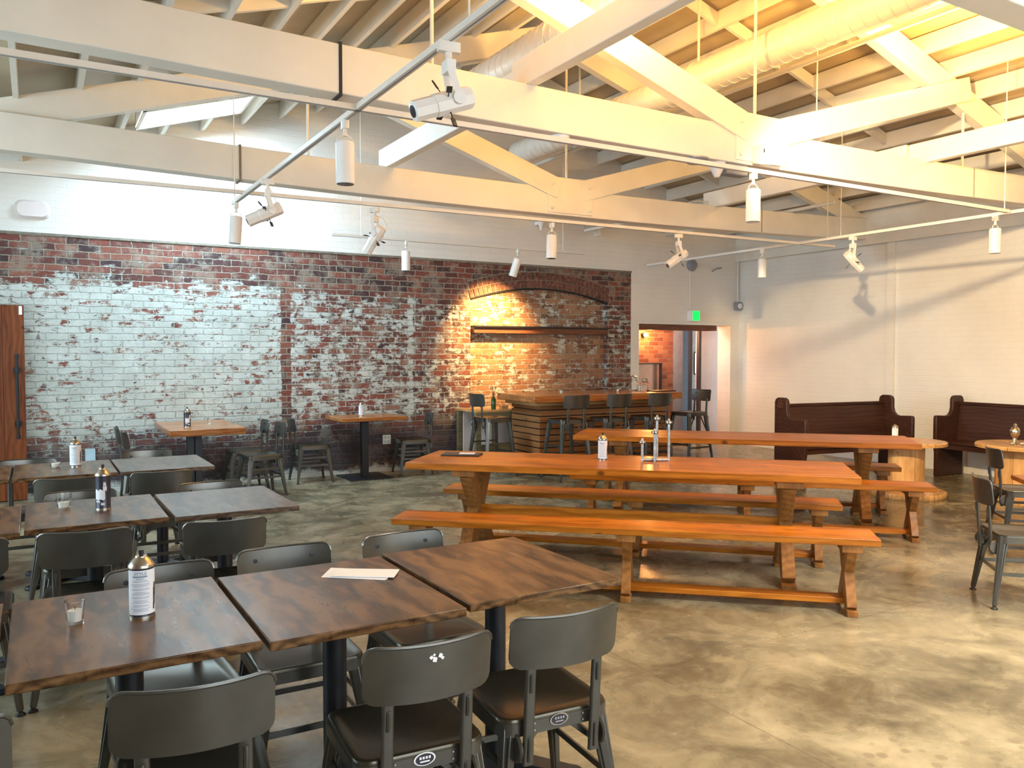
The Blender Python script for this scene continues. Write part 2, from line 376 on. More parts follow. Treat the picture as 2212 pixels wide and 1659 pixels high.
    def mesh(s, name, mats, smooth=35):
        me = bpy.data.meshes.new(name); me.from_pydata([tuple(p) for p in s.v], [], s.f)
        for m in (mats if isinstance(mats, (list, tuple)) else [mats]): me.materials.append(M[m])
        for p, i in zip(me.polygons, s.mi): p.material_index = i
        bm = bmesh.new(); bm.from_mesh(me)
        bmesh.ops.recalc_face_normals(bm, faces=bm.faces); bm.to_mesh(me); bm.free()
        if smooth:
            me.shade_smooth(); me.set_sharp_from_angle(angle=math.radians(smooth))
        me.update(); return me
    def build(s, name, mats, parent=None, bevel=0., smooth=35, loc=None, rotz=0):
        o = bpy.data.objects.new(name, s.mesh(name, mats, smooth)); C.objects.link(o)
        if parent is not None: o.parent = parent
        if loc is not None: o.location = loc
        if rotz: o.rotation_euler = (0, 0, rotz)
        if bevel:
            b = o.modifiers.new('bevel', 'BEVEL'); b.width = bevel; b.segments = 2; b.limit_method = 'ANGLE'; b.angle_limit = math.radians(40)
        return o
def thing(name, label, cat, loc=(0, 0, 0), rotz=0., group=None):
    o = bpy.data.objects.new(name, None); C.objects.link(o); o.location = loc; o.rotation_euler = (0, 0, rotz); o.empty_display_size = .1
    o['label'] = label; o['category'] = cat
    if group: o['group'] = group
    return o
def tag(o, label, cat, group=None):
    o['label'] = label; o['category'] = cat
    if group: o['group'] = group
    return o
def struct(o): o['kind'] = 'structure'; return o
def dup(root, loc, rotz=0., label=None, group=None, scale=None):
    r = root.copy(); C.objects.link(r); r.location = loc; r.rotation_euler = (0, 0, rotz)
    if label: r['label'] = label
    if group: r['group'] = group
    if scale: r.scale = scale
    def rec(a, b):
        for ch in list(a.children):
            c = ch.copy(); C.objects.link(c); c.parent = b
            rec(ch, c)
    rec(root, r); return r
def Rot(axis, deg): return Matrix.Rotation(math.radians(deg), 4, axis)

# ================================================================== THE SETTING
XL, XR, YB, YF = -3.9, 10.40, 10.10, -2.0
ROOF = lambda x: 3.52 + .31 * min(x + .35, XR - x) + .17     # underside of the roof boards
struct(MB().bx(XL-.3, 12.2, YF-.3, 13.2, -.12, 0).build('floor', 'concrete', smooth=0))
# back wall: white painted brick above and right of the bare panel, opening for the passage
w = MB()
TH = .30
w.bx(XL, 8.057, YB, YB+TH, 2.825, 5.6)
w.bx(8.057, 8.22, YB, YB+TH, 0, 5.6)
w.bx(8.22, 10.2, YB, YB+TH, 2.025, 5.6)
w.bx(10.2, XR+.3, YB, YB+TH, 0, 5.6)
struct(w.build('wall_back', 'wbrick_b', smooth=0))
# peeling brick panel with the arched recess
b = MB(); AX0, AX1 = 5.23, 7.60
def archz(x): 
    t = (x - (AX0+AX1)/2) / ((AX1-AX0)/2); return 2.50 - .18 * t * t
b.bx(XL, AX0, YB, YB+TH, 0, 2.825); b.bx(AX1, 8.057, YB, YB+TH, 0, 2.825)
n = 24
for i in range(n):
    x0 = AX0 + (AX1-AX0)*i/n; x1 = AX0 + (AX1-AX0)*(i+1)/n; z0, z1 = archz(x0), archz(x1)
    vs = [(x0, YB, z0), (x1, YB, z1), (x1, YB, 2.825), (x0, YB, 2.825), (x0, YB+TH, z0), (x1, YB+TH, z1)]
    b.add(vs, [(0, 1, 2, 3), (0, 4, 5, 1)])
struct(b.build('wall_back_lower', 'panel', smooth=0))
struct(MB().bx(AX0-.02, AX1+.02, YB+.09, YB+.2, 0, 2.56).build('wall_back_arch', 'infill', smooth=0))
# two rings of soldier bricks over the arch
b = MB(); m2 = MB()
for ring in range(2):
    nb = 34; 
    for i in range(nb):
        x = AX0 - .03 + (AX1 - AX0 + .06) * (i + .5) / nb; zb = archz(min(max(x, AX0), AX1)) + .012 + ring * .118
        t = (x - (AX0+AX1)/2) / ((AX1-AX0)/2); ang = math.degrees(math.atan(.36 * t / 1.185 ))
        jit = random.uniform(-.004, .004)
        b.box((x + jit, YB - .004 + random.uniform(-.003, .003), zb + .052), (.056, .03, .104), Rot('Y', ang))
struct(b.build('trim_1', 'arch', bevel=.003))
m2.add([(AX0-.06, YB-.004, 2.32), (AX1+.06, YB-.004, 2.32)], [])
for i in range(n):
    x0 = AX0-.05 + (AX1-AX0+.1)*i/n; x1 = AX0-.05 + (AX1-AX0+.1)*(i+1)/n; q0 = archz(min(max(x0, AX0), AX1)); q1 = archz(min(max(x1, AX0), AX1))
    m2.add([(x0, YB-.005, q0), (x1, YB-.005, q1), (x1, YB-.005, q1+.25), (x0, YB-.005, q0+.25)], [(0, 1, 2, 3)])
struct(m2.build('trim_2', 'mortar', smooth=0))
# arch edge strip (dark iron band under the arch)
struct(MB().tube([(AX0 + (AX1-AX0)*i/20, YB-.005, archz(AX0 + (AX1-AX0)*i/20) - .004) for i in range(21)], .011, 8).build('trim_3', 'blackm'))
sh = thing('wall_beam', 'long brown timber beam with black iron top edge across the arched brick recess', 'beam', (6.43, YB+.02, 1.84))
MB().bx(-1.16, 1.16, -.06, .07, 0, .085).build('beam_board', 'lintel', sh, .004)
MB().bx(-1.165, 1.165, -.10, .07, .085, .105).build('iron_strip', 'blackm', sh)
# cap ledge line above the panel
struct(MB().bx(XL, 8.06, YB-.012, YB, 2.815, 2.84).build('trim_4', 'mortar'))
# right wall
w = MB(); w.bx(XR, XR+.3, YF, YB, 0, 3.12); struct(w.build('wall_right', 'wbrick_r', smooth=0))
w = MB(); w.bx(XR-.10, XR+.3, YF, YB, 3.11, 3.62); struct(w.build('wall_right_upper', 'white', smooth=0))
struct(MB().bx(XR-.045, XR+.01, 7.16, 7.27, 0, 3.11).build('trim_5', 'wbrick_r', smooth=0))
# left and rear walls with their window openings
def wall_y(name, y0, y1, x0, x1, z1, opens, m):
    w = MB(); xs = sorted(opens); cur = x0
    for (a, b_, c, d) in xs:
        w.bx(cur, a, y0, y1, 0, z1); w.bx(a, b_, y0, y1, 0, c); w.bx(a, b_, y0, y1, d, z1); cur = b_
    w.bx(cur, x1, y0, y1, 0, z1); return struct(w.build(name, m, smooth=0))
def wall_x(name, x0, x1, y0, y1, z1, opens, m):
    w = MB(); cur = y0
    for (a, b_, c, d) in sorted(opens):
        w.bx(x0, x1, cur, a, 0, z1); w.bx(x0, x1, a, b_, 0, c); w.bx(x0, x1, a, b_, d, z1); cur = b_
    w.bx(x0, x1, cur, y1, 0, z1); return struct(w.build(name, m, smooth=0))
ro = [(.2, 2.0, 1.0, 3.0), (2.4, 4.2, 1.0, 3.0), (4.6, 6.4, 1.0, 3.0)]
lo = [(3.1, 4.7, .9, 2.9), (5.0, 6.6, .9, 2.9), (6.9, 8.3, .9, 2.9)]
wall_y('wall_rear', YF-.25, YF, XL, XR+.3, 5.6, ro, 'wbrick_b')
wall_x('wall_left', XL-.25, XL, YF, YB+.3, 4.2, lo, 'wbrick_r')
k = 0
for (a, b_, c, d) in ro:
    k += 1; w = MB()
    for x in (a, (a+b_)/2, b_): w.bx(x-.03, x+.03, YF-.16, YF-.1, c, d)
    for z in (c, (c+d)/2, d): w.bx(a, b_, YF-.16, YF-.1, z-.03, z+.03)
    struct(w.build('window_%d' % k, 'blackm'))
for (a, b_, c, d) in lo:
    k += 1; w = MB()
    for x in (a, (a+b_)/2, b_): w.bx(XL-.16, XL-.1, x-.03, x+.03, c, d)
    for z in (c, (c+d)/2, d): w.bx(XL-.16, XL-.1, a, b_, z-.03, z+.03)
    struct(w.build('window_%d' % k, 'blackm'))
# roof boards, with the skylight opening by the far wall (x .95..2.03, y 8.72..9.46)
SX0, SX1, SY0, SY1 = .95, 2.03, 8.72, 9.46
r = MB(); RX = (XL + 0, -.35, SX0, SX1, (XR-.35)/2, XR+.3)
def rq(x0, x1, y0, y1):
    z0, z1 = ROOF(x0), ROOF(x1)
    r.add([(x0, y0, z0), (x1, y0, z1), (x1, y1, z1), (x0, y1, z0), (x0, y0, z0+.06), (x1, y0, z1+.06), (x1, y1, z1+.06), (x0, y1, z0+.06)],
          [(0, 1, 2, 3), (7, 6, 5, 4), (0, 4, 5, 1), (1, 5, 6, 2), (2, 6, 7, 3), (3, 7, 4, 0)])
mid = (XR-.35)/2
rq(-.35, SX0, YF-.3, YB+.3); rq(SX1, mid, YF-.3, YB+.3); rq(mid, XR+.3, YF-.3, YB+.3)
rq(SX0, SX1, YF-.3, SY0); rq(SX0, SX1, SY1, YB+.3)
r.bx(XL-.3, -.35, YF-.3, YB+.3, 3.69, 3.75)
struct(r.build('ceiling', 'deck', smooth=0))
sk = thing('skylight', 'bright white skylight in the left roof slope beside the far wall', 'skylight', (0, 0, 0))
f = MB(); z = lambda x: ROOF(x) - .17
for (xa, xb, ya, yb) in ((SX0, SX0+.03, SY0, SY1), (SX1-.03, SX1, SY0, SY1)):
    f.add([(xa, ya, z(xa)-.03), (xb, ya, z(xb)-.03), (xb, yb, z(xb)-.03), (xa, yb, z(xa)-.03), (xa, ya, z(xa)+.22), (xb, ya, z(xb)+.22), (xb, yb, z(xb)+.22), (xa, yb, z(xa)+.22)],
          [(0, 1, 2, 3), (7, 6, 5, 4), (0, 4, 5, 1), (1, 5, 6, 2), (2, 6, 7, 3), (3, 7, 4, 0)])
for (ya, yb) in ((SY0, SY0+.03), (SY1-.03, SY1)):
    xa, xb = SX0, SX1
    f.add([(xa, ya, z(xa)-.03), (xb, ya, z(xb)-.03), (xb, yb, z(xb)-.03), (xa, yb, z(xa)-.03), (xa, ya, z(xa)+.22), (xb, ya, z(xb)+.22), (xb, yb, z(xb)+.22), (xa, yb, z(xa)+.22)],
          [(0, 1, 2, 3), (7, 6, 5, 4), (0, 4, 5, 1), (1, 5, 6, 2), (2, 6, 7, 3), (3, 7, 4, 0)])
f.build('skylight_frame', 'white', sk)
g = MB(); xa, xb = SX0, SX1
g.add([(xa, SY0, z(xa)+.0), (xb, SY0, z(xb)+.0), (xb, SY1, z(xb)+.0), (xa, SY1, z(xa)+.0), (xa, SY0, z(xa)+.015), (xb, SY0, z(xb)+.015), (xb, SY1, z(xb)+.015), (xa, SY1, z(xa)+.015)],
      [(0, 1, 2, 3), (7, 6, 5, 4), (0, 4, 5, 1), (1, 5, 6, 2), (2, 6, 7, 3), (3, 7, 4, 0)])
g.build('skylight_pane', 'sky', sk)
# roof joists running along the building, each one a thing with its bridging blocks
jn = 0
def joist(x, left):
    zt = ROOF(x) + (-.004); dz = .17
    segs = [(YF, YB)] if not (SX0 < x < SX1) else [(YF, SY0-.02), (SY1+.02, YB)]
    t = thing('roof_joist', ('white left slope roof joist, %s up from the low left eave' if left else 'white right slope roof joist, %s down from the ridge') % ORD[jcount[0] % 12], 'joist',
              (x, 0, zt - dz), 0, 'joists of the left roof slope' if left else 'joists of the right roof slope')
    m_ = MB()
    for a, b_ in segs: m_.bx(-.02, .02, a, b_, -.02, dz - .012)
    m_.build('joist_board', 'white', t)
    if abs(x - mid) > .5:
        for y in (1.0, 3.45, 6.15, 8.9):
            if SX0-.6 < x < SX1 and y > 8: continue
            s_ = .31 if left else -.31
            mb = MB(); yy = y + (.06 if (jcount[0] % 2) else 0)
            zz = dz/2 - .01
            mb.add([(.02, yy-.02, zz-.07), (.435, yy-.02, zz-.07+s_*.42), (.435, yy+.02, zz-.07+s_*.42), (.02, yy+.02, zz-.07), (.02, yy-.02, zz+.06), (.435, yy-.02, zz+.06+s_*.42), (.435, yy+.02, zz+.06+s_*.42), (.02, yy+.02, zz+.06)],
                   [(3, 2, 1, 0), (4, 5, 6, 7), (0, 1, 5, 4), (1, 2, 6, 5), (2, 3, 7, 6), (3, 0, 4, 7)])
            mb.build('blocking', 'white', t)
    jcount[0] += 1
jcount = [0]; ORD = 'first second third fourth fifth sixth seventh eighth ninth tenth eleventh twelfth'.split()
x = -.1
while x < mid - .1:
    joist(x, True); x += .455
x = mid + .12
while x < XR - .15:
    joist(x, False); x += .455
# trusses
def truss(y, label):
    t = thing('roof_truss', label, 'truss', (0, y, 0))
    c = MB(); n = 24; x0, x1 = XL, XR + .02
    def zb(x): return 3.085 + .0032 * (x - 4.6) ** 2 if x > 0 else 3.085 + .0032 * 4.6 ** 2
    vs = []
    for i in range(n + 1):
        xx = x0 + (x1 - x0) * i / n
        for (yy, zz) in ((0, zb(xx)), (0, zb(xx) + .295), (.16, zb(xx) + .295), (.16, zb(xx))): vs.append((xx, yy, zz))
    fs = [(3, 2, 1, 0), (n*4, n*4+1, n*4+2, n*4+3)]
    for i in range(n):
        a = i*4
        for q in range(4): fs.append((a+q, a+(q+1) % 4, a+4+(q+1) % 4, a+4+q))
    c.add(vs, fs); c.build('bottom_chord', 'white', t, .006)
    pk = ROOF(mid) - .17
    for (xa, nm) in ((-.35, 0), (XR, 1)):
        tc = MB(); zt = 3.52
        d = 1 if nm == 0 else -1
        poly = [(xa, zt), (mid, pk), (mid, pk-.26), (xa + d*.0, zt-.25)]
        tc.prism(poly, .10, Matrix.Translation((0, .10, 0))).build('top_chord', 'white', t, .004)
    for d in (-1, 1):
        wm = MB(); e = 5.18 + d*3.0
        wm.bar((5.18 + d*.15, .03, 3.37), (e - (.1 if d > 0 else -.1), .03, 4.19 + (.06 if d < 0 else 0)), .10, .225, up=(0, 0, 1)).build('web_member', 'white', t, .004)
    rods = MB()
    for xx, zt in ((5.18, pk - .1),): MB().tube([(xx, .08, 3.2), (xx, .08, zt)], .013, 8).build('tie_rod', 'white', t)
    for xx in (2.25, 8.12): MB().tube([(xx, .08, 3.2), (xx, .08, ROOF(xx)-.3)], .013, 8).build('tie_rod', 'white', t)
    MB().bx(4.88, 5.48, -.012, .02, 3.11, 3.50).build('gusset_plate', 'white', t, .003)
    for xx in (4.93, 5.43):
        for zz in (3.16, 3.42): MB().lathe([(.018, 0), (.018, .012), (.008, .02)], (xx, -.014, zz), 8, Rot('X', 90)).build('bolt', 'white', t)
    MB().bx(1.602, 1.622, -.004, .165, 3.10, 3.42).build('splice_gap', 'blackm' if y < 5 else 'mortar', t)
    MB().bx(8.19, 8.20, -.003, .0, 3.13, 3.42).build('splice_gap', 'mortar', t)
    return t
truss(4.80, 'nearer heavy white timber roof truss crossing the whole ceiling')
truss(7.58, 'farther white timber roof truss between the near truss and brick wall')
truss(2.02, 'white timber roof truss overhead behind the top edge of view')
# collar joists lying on the bottom chords
for x, y0, y1, lab in ((2.96, 1.9, 5.0, 'white timber resting on the near truss, left, running overhead'),
                       (3.05, 4.96, 7.8, 'white timber bridging the two trusses on the left side'),
                       (7.44, 1.9, 4.98, 'white timber resting on the near truss, right, running overhead'),
                       (7.40, 4.99, 7.78, 'white timber bridging the two trusses on the right side')):
    o = MB().box((0, 0, .10), (.085, y1-y0, .20)).build('ceiling_timber', 'white', None, .006, loc=(x, (y0+y1)/2, 3.386)); tag(o, lab, 'timber')
# ducts
def duct(x, z_, R, y0, y1, lab, spiral):
    t = thing('air_duct', lab, 'duct', (x, 0, z_))
    m_ = MB(); m_.tube([(0, max(y0, YF), 0), (0, y1, 0)], R, 28); m_.build('duct_tube', 'galv', t)
    s_ = MB(); y = max(y0, YF) + .05
    while y < y1:
        if spiral:
            pts = [((R+.002)*math.cos(a), y + .09*a/(2*PI), (R+.002)*math.sin(a)) for a in [2*PI*k_/20 for k_ in range(21)]]
            s_.tube(pts, .004, 4, caps=False)
        y += .12 if spiral else 1.2
    if spiral: s_.build('spiral_seam', 'galv', t)
    for yy in (1.0, 3.3, 6.0, 8.0):
        h = MB()
        pts = [((R+.006)*math.cos(a), yy, (R+.006)*math.sin(a)) for a in [2*PI*k_/24 for k_ in range(24)]]
        h.tube(pts, .008, 5, closed=True); h.bx(-.008, .008, yy-.008, yy+.008, R, ROOF(x)-z_)
        h.build('hanger_strap', 'white', t)
duct(5.60, 4.21, .155, -3.8, 9.4, 'round white duct right of the ridge, spiral seamed, brightly lit', True)
duct(4.02, 4.29, .205, -3.8, 8.2, 'wider round white duct left of the ridge above the trusses', True)
for (x, z_, y0, y1, R, lab) in ((6.20, 4.24, -2.0, 10.1, .026, 'long thin white sprinkler pipe running under the right roof slope'),
                               (8.75, 3.46, 6.9, 10.1, .022, 'short white pipe beyond the far truss near the right wall')):
    tag(MB().tube([(0, y0, 0), (0, y1, 0)], R, 12).build('sprinkler_pipe', 'white', loc=(x, 0, z_)), lab, 'pipe')

# ---------------- passage behind the opening
struct(MB().bx(7.6, 9.90, 11.2, 11.35, 0, 3).build('wall_passage', 'rawbrick', smooth=0))
struct(MB().bx(9.90, 10.13, 11.2, 11.35, 0, 3).build('wall_passage_grey', 'grey', smooth=0))
struct(MB().bx(10.13, 12, 11.6, 11.7, 0, 3).build('wall_passage_far', 'dark', smooth=0))
struct(MB().bx(9.98, 10.9, 10.62, 10.70, 0, 2.6).build('wall_passage_right', 'plaster', smooth=0))
struct(MB().bx(7.9, 12, 10.4, 11.9, 2.35, 2.45).build('ceiling_passage', 'plaster', smooth=0))
struct(MB().bx(7.6, 7.7, 10.4, 11.3, 0, 3).build('wall_passage_left', 'plaster', smooth=0))
struct(MB().bx(8.24, 9.90, YB+.02, YB+.24, 1.935, 2.02).build('trim_6', 'lintel'))
struct(MB().bx(9.93, 9.985, 10.57, 10.63, 0, 2.0).build('trim_7', 'dark'))
dr = thing('door_2', 'x', 'door', (10.22, 11.1, 0)); del dr['label']; del dr['category']; struct(dr)
MB().bx(0, .045, 0, .06, 0, 2.1).build('door_frame', 'dark', dr)
MB().bx(.045, .40, .02, .06, 0, 2.06).build('door_panel', 'steel', dr)
MB().rr([(-.01, .13, .42, .03), (.01, .13, .42, .03)]).build('window_seal', 'black', dr, loc=(.17, .015, 1.38)).rotation_euler = (PI/2, 0, 0)
MB().rr([(-.01, .10, .38, .025), (.01, .10, .38, .025)]).build('door_window', 'pane', dr, loc=(.17, .008, 1.38)).rotation_euler = (PI/2, 0, 0)
# mirror and lamp on the passage brick wall
mr = thing('wall_mirror', 'dark framed square mirror hanging on the passage brick wall', 'mirror', (9.30, 11.19, 1.13))
fr = MB()
for (a, b_, c, d) in ((-.30, .30, -.26, -.235), (-.30, .30, .235, .26), (-.30, -.275, -.26, .26), (.275, .30, -.26, .26)): fr.bx(a, b_, -.04, 0, c, d)
fr.build('mirror_frame', 'black', mr); MB().bx(-.28, .28, -.012, -.002, -.24, .24).build('mirror_glass', 'mirror', mr)
lp = thing('wall_lamp', 'small glowing orange lamp on the passage brick wall', 'lamp', (9.20, 11.19, 1.88))
MB().lathe([(.03, 0), (.03, .03)], (0, 0, 0), 12, Rot('X', 90)).build('lamp_base', 'blackm', lp)
MB().lathe([(.008, -.035), (.028, -.02), (.035, 0), (.028, .022), (.01, .035)], (0, -.07, 0), 14).build('lamp_bulb', 'glow', lp)
d = bpy.data.lights.new('wall_lamp_light', 'POINT'); d.energy = 45; d.color = (1, .40, .10); d.shadow_soft_size = .03
o = bpy.data.objects.new('wall_lamp_light', d); C.objects.link(o); o.location = (9.20, 11.0, 1.90)
aim(area('passage_wall_fill', (9.25, 10.46, 2.1), (0, 0, 0), .5, .1, 12, (1, .93, .93)), (10.2, 10.62, 1.0))  # added fill that brightens the passage's plaster wall, not daylight

# ---------------- barn door at the far left
dr = thing('door_1', 'x', 'door', (-.70, 10.03, 0)); del dr['label']; del dr['category']; struct(dr)
MB().bx(-.60, .60, -.022, .022, .01, 2.06).build('door_panel', 'door', dr)
st = MB(); st.bx(.35, .60, -.04, -.022, .01, 2.06); st.bx(-.60, -.35, -.04, -.022, .01, 2.06); st.bx(-.35, .35, -.04, -.022, 1.0, 1.2); st.build('door_batten', 'door', dr)
h = thing('door_handle', '', ''); del h['label']; del h['category']; bpy.data.objects.remove(h)
hm = MB(); hx = .53
hm.tube([(hx, -.10, .69), (hx, -.10, 1.52)], .014, 10)
for zz in (.82, 1.38):
    hm.tube([(hx, -.04, zz), (hx, -.105, zz)], .014, 10); hm.lathe([(.035, 0), (.035, .012)], (hx, -.04, zz), 14, Rot('X', 90)); hm.lathe([(.02, -.035), (.022, 0), (.02, .035)], (hx, -.10, zz), 10)
for zz in (.68, 1.53): hm.lathe([(.018, -.02), (.02, 0), (.018, .02)], (hx, -.10, zz), 10)
hm.build('door_handle', 'blackm', dr)
MB().bx(.555, .585, -.045, -.04, 1.96, 2.05).build('door_sticker', 'paper', dr)

# ---------------- small things on the walls
o = MB().bx(-.05, .05, -.02, 0, -.07, .07); o = o.build('outlet_plate', 'blue', loc=(.50, YB, .43)); tag(o, 'pale blue lit outlet plate low on the wall by the left tables', 'outlet')  # blue light on the plate is put into its colour
ot = thing('outlet_plate', 'white outlet plate low on the dark brick beside the pedestal table', 'outlet', (3.98, YB, .42))
MB().bx(-.055, .055, -.015, 0, -.06, .06).build('cover_plate', 'fix', ot)
q = MB()
for a in (-.025, .025):
    for c_ in (-.028, .028): q.bx(a-.016, a+.016, -.018, -.015, c_-.018, c_+.018)
q.build('outlet_face', 'blue', ot)
ex = thing('exit_sign', 'glowing green exit sign above the passage opening', 'sign', (9.30, 10.02, 2.17))
MB().bx(-.075, .095, -.03, .08, -.085, .085).build('sign_housing', 'fix', ex)
MB().bx(-.055, .09, -.036, -.03, -.075, .075).build('sign_face', 'exit', ex)
def text_mesh(txt, size, name, m, parent, loc, rot, extrude=.001, bend=None):
    cu = bpy.data.curves.new(name, 'FONT'); cu.body = txt; cu.size = size; cu.align_x = 'CENTER'; cu.align_y = 'CENTER'; cu.extrude = extrude
    to = bpy.data.objects.new('tmp', cu); C.objects.link(to)
    dg = bpy.context.evaluated_depsgraph_get(); me = bpy.data.meshes.new_from_object(to.evaluated_get(dg)); bpy.data.objects.remove(to)
    me.name = name
    if bend:
        for v in me.vertices:
            a = v.co.x / bend + loc[0]; zz = v.co.y + loc[2]; rr_ = bend + .0006 + max(0, v.co.z)
            v.co = (rr_ * math.cos(a), rr_ * math.sin(a), zz)
    me.materials.clear(); me.materials.append(M[m])
    o = bpy.data.objects.new(name, me); C.objects.link(o); o.parent = parent
    if not bend: o.location = loc; o.rotation_euler = rot
    return o
text_mesh('EXIT', .055, 'sign_letters', 'exit_letters', ex, (.018, -.038, 0), (PI/2, 0, 0))
tag(MB().tube([(9.27, YB-.012, 2.29), (9.27, YB-.012, 2.98)], .009, 8).build('wall_conduit', 'white'), 'thin white conduit rising from the exit sign', 'conduit')
el = thing('alarm_dome', 'round grey green emergency dome high above the exit sign', 'dome', (9.30, YB, 3.0))
MB().lathe([(.10, 0), (.10, .03), (.075, .07), (.02, .09)], (0, 0, 0), 18, Rot('X', 90)).build('dome_body', 'grey', el)
jb = thing('junction_box', 'grey junction box with round cover in the white corner', 'box', (10.33, YB-.005, 2.36))
MB().bx(-.06, .05, -.07, 0, -.07, .07).build('box_body', 'grey', jb, .006); MB().lathe([(.045, 0), (.045, .02), (.03, .03)], (0, -.07, 0), 14, Rot('X', 90)).build('box_cover', 'fix', jb)
tag(MB().tube([(10.34, YB-.015, 2.43), (10.34, YB-.015, 3.4)], .012, 8).build('wall_conduit', 'white'), 'white conduit running up the corner from junction box', 'conduit')
tag(MB().tube([(9.75, YB-.02, 2.92), (9.78, YB-.08, 2.96), (9.88, YB-.08, 2.98), (9.95, YB-.02, 2.99)], .012, 8).build('wall_hook', 'grey'), 'small bent pipe stub on white wall near the corner', 'pipe')
pj = thing('wall_projector', 'white flat projector shelf hung on the white wall above the arch', 'projector', (7.35, 10.0, 3.42))
MB().add([(-.30, -.05, -.06), (.25, -.55, .06), (.70, -.1, .10), (-.2, .08, .02), (-.30, -.05, -.03), (.25, -.55, .09), (.70, -.1, .13), (-.2, .08, .05)], [(3, 2, 1, 0), (4, 5, 6, 7), (0, 1, 5, 4), (1, 2, 6, 5), (2, 3, 7, 6), (3, 0, 4, 7)]).build('shelf_board', 'fix', pj)
MB().bx(-.02, .02, -.03, .1, -.10, .05).build('shelf_bracket', 'white', pj)
sp = thing('wall_fixture', 'grey smudged fixture on the white wall at far left', 'fixture', (0.0, YB, 3.08))  # grey device on the wall, no lamp in it
MB().rr([(0, .34, .20, .08), (.05, .28, .15, .06)]).build('fixture_body', 'plaster', sp).rotation_euler = (PI/2, 0, 0)
uc = thing('uplight_cone', 'small white conical uplight on the white wall left of projector', 'lamp', (6.30, 9.95, 3.44))
MB().lathe([(.015, -.12), (.05, -.02), (.085, .05)], (0, 0, 0), 16).build('lamp_cone', 'fix', uc); MB().bx(-.015, .015, 0, .15, -.03, .02).build('lamp_bracket', 'fix', uc)

# ================================================================== FURNITURE
# ---- steel chair (faces +Y locally; origin under the seat centre)
def make_chair(name, label, cat, group, seat=.45, back=.775, stool=False, metal='chair'):
    t = thing(name, label, cat, (0, 0, 0), 0, group)
    sw, sd = .385, .375
    s = MB(); s.rr([(seat-.05, sw-.002, sd-.002, .05), (seat-.008, sw, sd, .052), (seat-.001, sw-.008, sd-.008, .05), (seat+.001, sw-.03, sd-.03, .045), (seat-.004, sw-.05, sd-.05, .04)], 5)
    s.build('seat', 'chair_seat' if not stool else 'chair_seat', t, smooth=40)
    a = MB(); a.rr([(seat-.052, sw+.003, sd+.003, .053), (seat-.012, sw+.003, sd+.003, .053)], 5)
    a.build('seat_rim', metal, t, smooth=50)
    spread = .215 if not stool else .235
    for sx in (-1, 1):
        for sy in (-1, 1):
            l = MB()
            top = (sx*.155, sy*.150, seat-.02); bot = (sx*spread, sy*(spread-.005), .02)
            l.bar(top, bot, .058, .030, .026, .020, up=(sx, sy*.35, 0)); l.bar(top, bot, .030, .058, .018, .026, up=(sx, sy*.35, 0))
            g = l.build('leg', metal, t, .003)
            f = MB(); f.lathe([(.020, 0), (.020, .006), (.010, .014), (.008, .03)], bot[:2] + (0,), 12); f.build('leg_glide', 'black', g)
    def at(z, sx, sy):
        q = (seat - .02 - z) / (seat - .04)
        return (sx*(.155 + (spread-.155)*q), sy*(.150 + (spread-.155)*q), z)
    hs = ((.30, .22), (.21, .14)) if not stool else ((.42, .30), (.26, .26))
    r = MB()
    for sx in (-1, 1): r.bar(at(hs[0][0], sx, -1), at(hs[0][0], sx, 1), .008, .022)
    for sy in (-1, 1): r.bar(at(hs[0][1], -1, sy), at(hs[0][1], 1, sy), .008, .022)
    for sx in (-1, 1): r.bar(at(hs[1][0], sx, -1), at(hs[1][0], sx, 1), .008, .022)
    r.build('stretcher', metal, t)
    for sx in (-1, 1): MB().bar((sx*.05, -sd/2+.03, seat-.05), at(hs[0][0], sx, -1), .006, .016).build('diagonal_brace', metal, t)
    lean = Matrix.Translation((0, -sd/2-.015, seat-.10)) @ Rot('X', 4)
    for sx in (-1, 1):
        u = MB(); u.rr([(-.035, .036, .016, .0079), (-.02, .036, .016, .0079), (back-.115-seat+.10, .034, .016, .0079)], 3)
        o = u.build('back_upright', metal, t, smooth=40); o.matrix_local = lean @ Matrix.Translation((sx*.115, -.002, 0))
        for zz0, zz1 in ((-.02, .055), (back-seat-.13, back-seat-.075)):
            k = MB(); k.tube([(0, -.0075, zz0), (0, -.009, zz0+.01), (0, -.009, zz1-.01), (0, -.0075, zz1)], .007, 8)
            k.build('upright_rib', metal, o)
        ck = MB(); ck.lathe([(.040, -.006), (.044, 0), (.040, .006)], (0, 0, 0), 18, Rot('Y', 90)); o2 = ck.build('back_bracket', metal, t, smooth=40); o2.location = (sx*.145, -sd/2+.005, seat-.085)
    w = .370; h = .160
    b = MB(); b.plate(w, back-h, back, .006, .040, .032, 16)
    o = b.build('backrest', metal, t, smooth=50); o.matrix_local = Matrix.Translation((0, -sd/2-.085, 0)) @ Matrix.Translation((0, 0, back)) @ Rot('X', 7) @ Matrix.Translation((0, 0, -back))
    rim = MB(); pts = []
    for i in range(17):
        x = -w/2*math.cos(PI*i/16); e = abs(x)-(w/2-.032); zo = 0 if e <= 0 else .032-math.sqrt(max(0, .032**2-e*e)); pts.append((x, .040*(2*x/w)**2, back-zo))
    rim.tube(pts, .0052, 6); rim.build('rolled_edge', metal, o)
    rv = MB()
    for sx in (-1, 1): rv = MB(); rv.lathe([(.0085, 0), (.0085, .003), (.006, .0032), (.005, .0015)], (sx*.112, .0185, back-.045), 14, Rot('X', -90)); rv.build('rivet', 'blackm', o)
    for sx in (-1, 1):
        for zz in (seat-.02, seat-.04): MB().lathe([(.004, 0), (.003, .003)], (sx*.085, -sd/2-.002, zz), 8, Rot('X', 90)).build('screw', 'rivet', t)
    return t
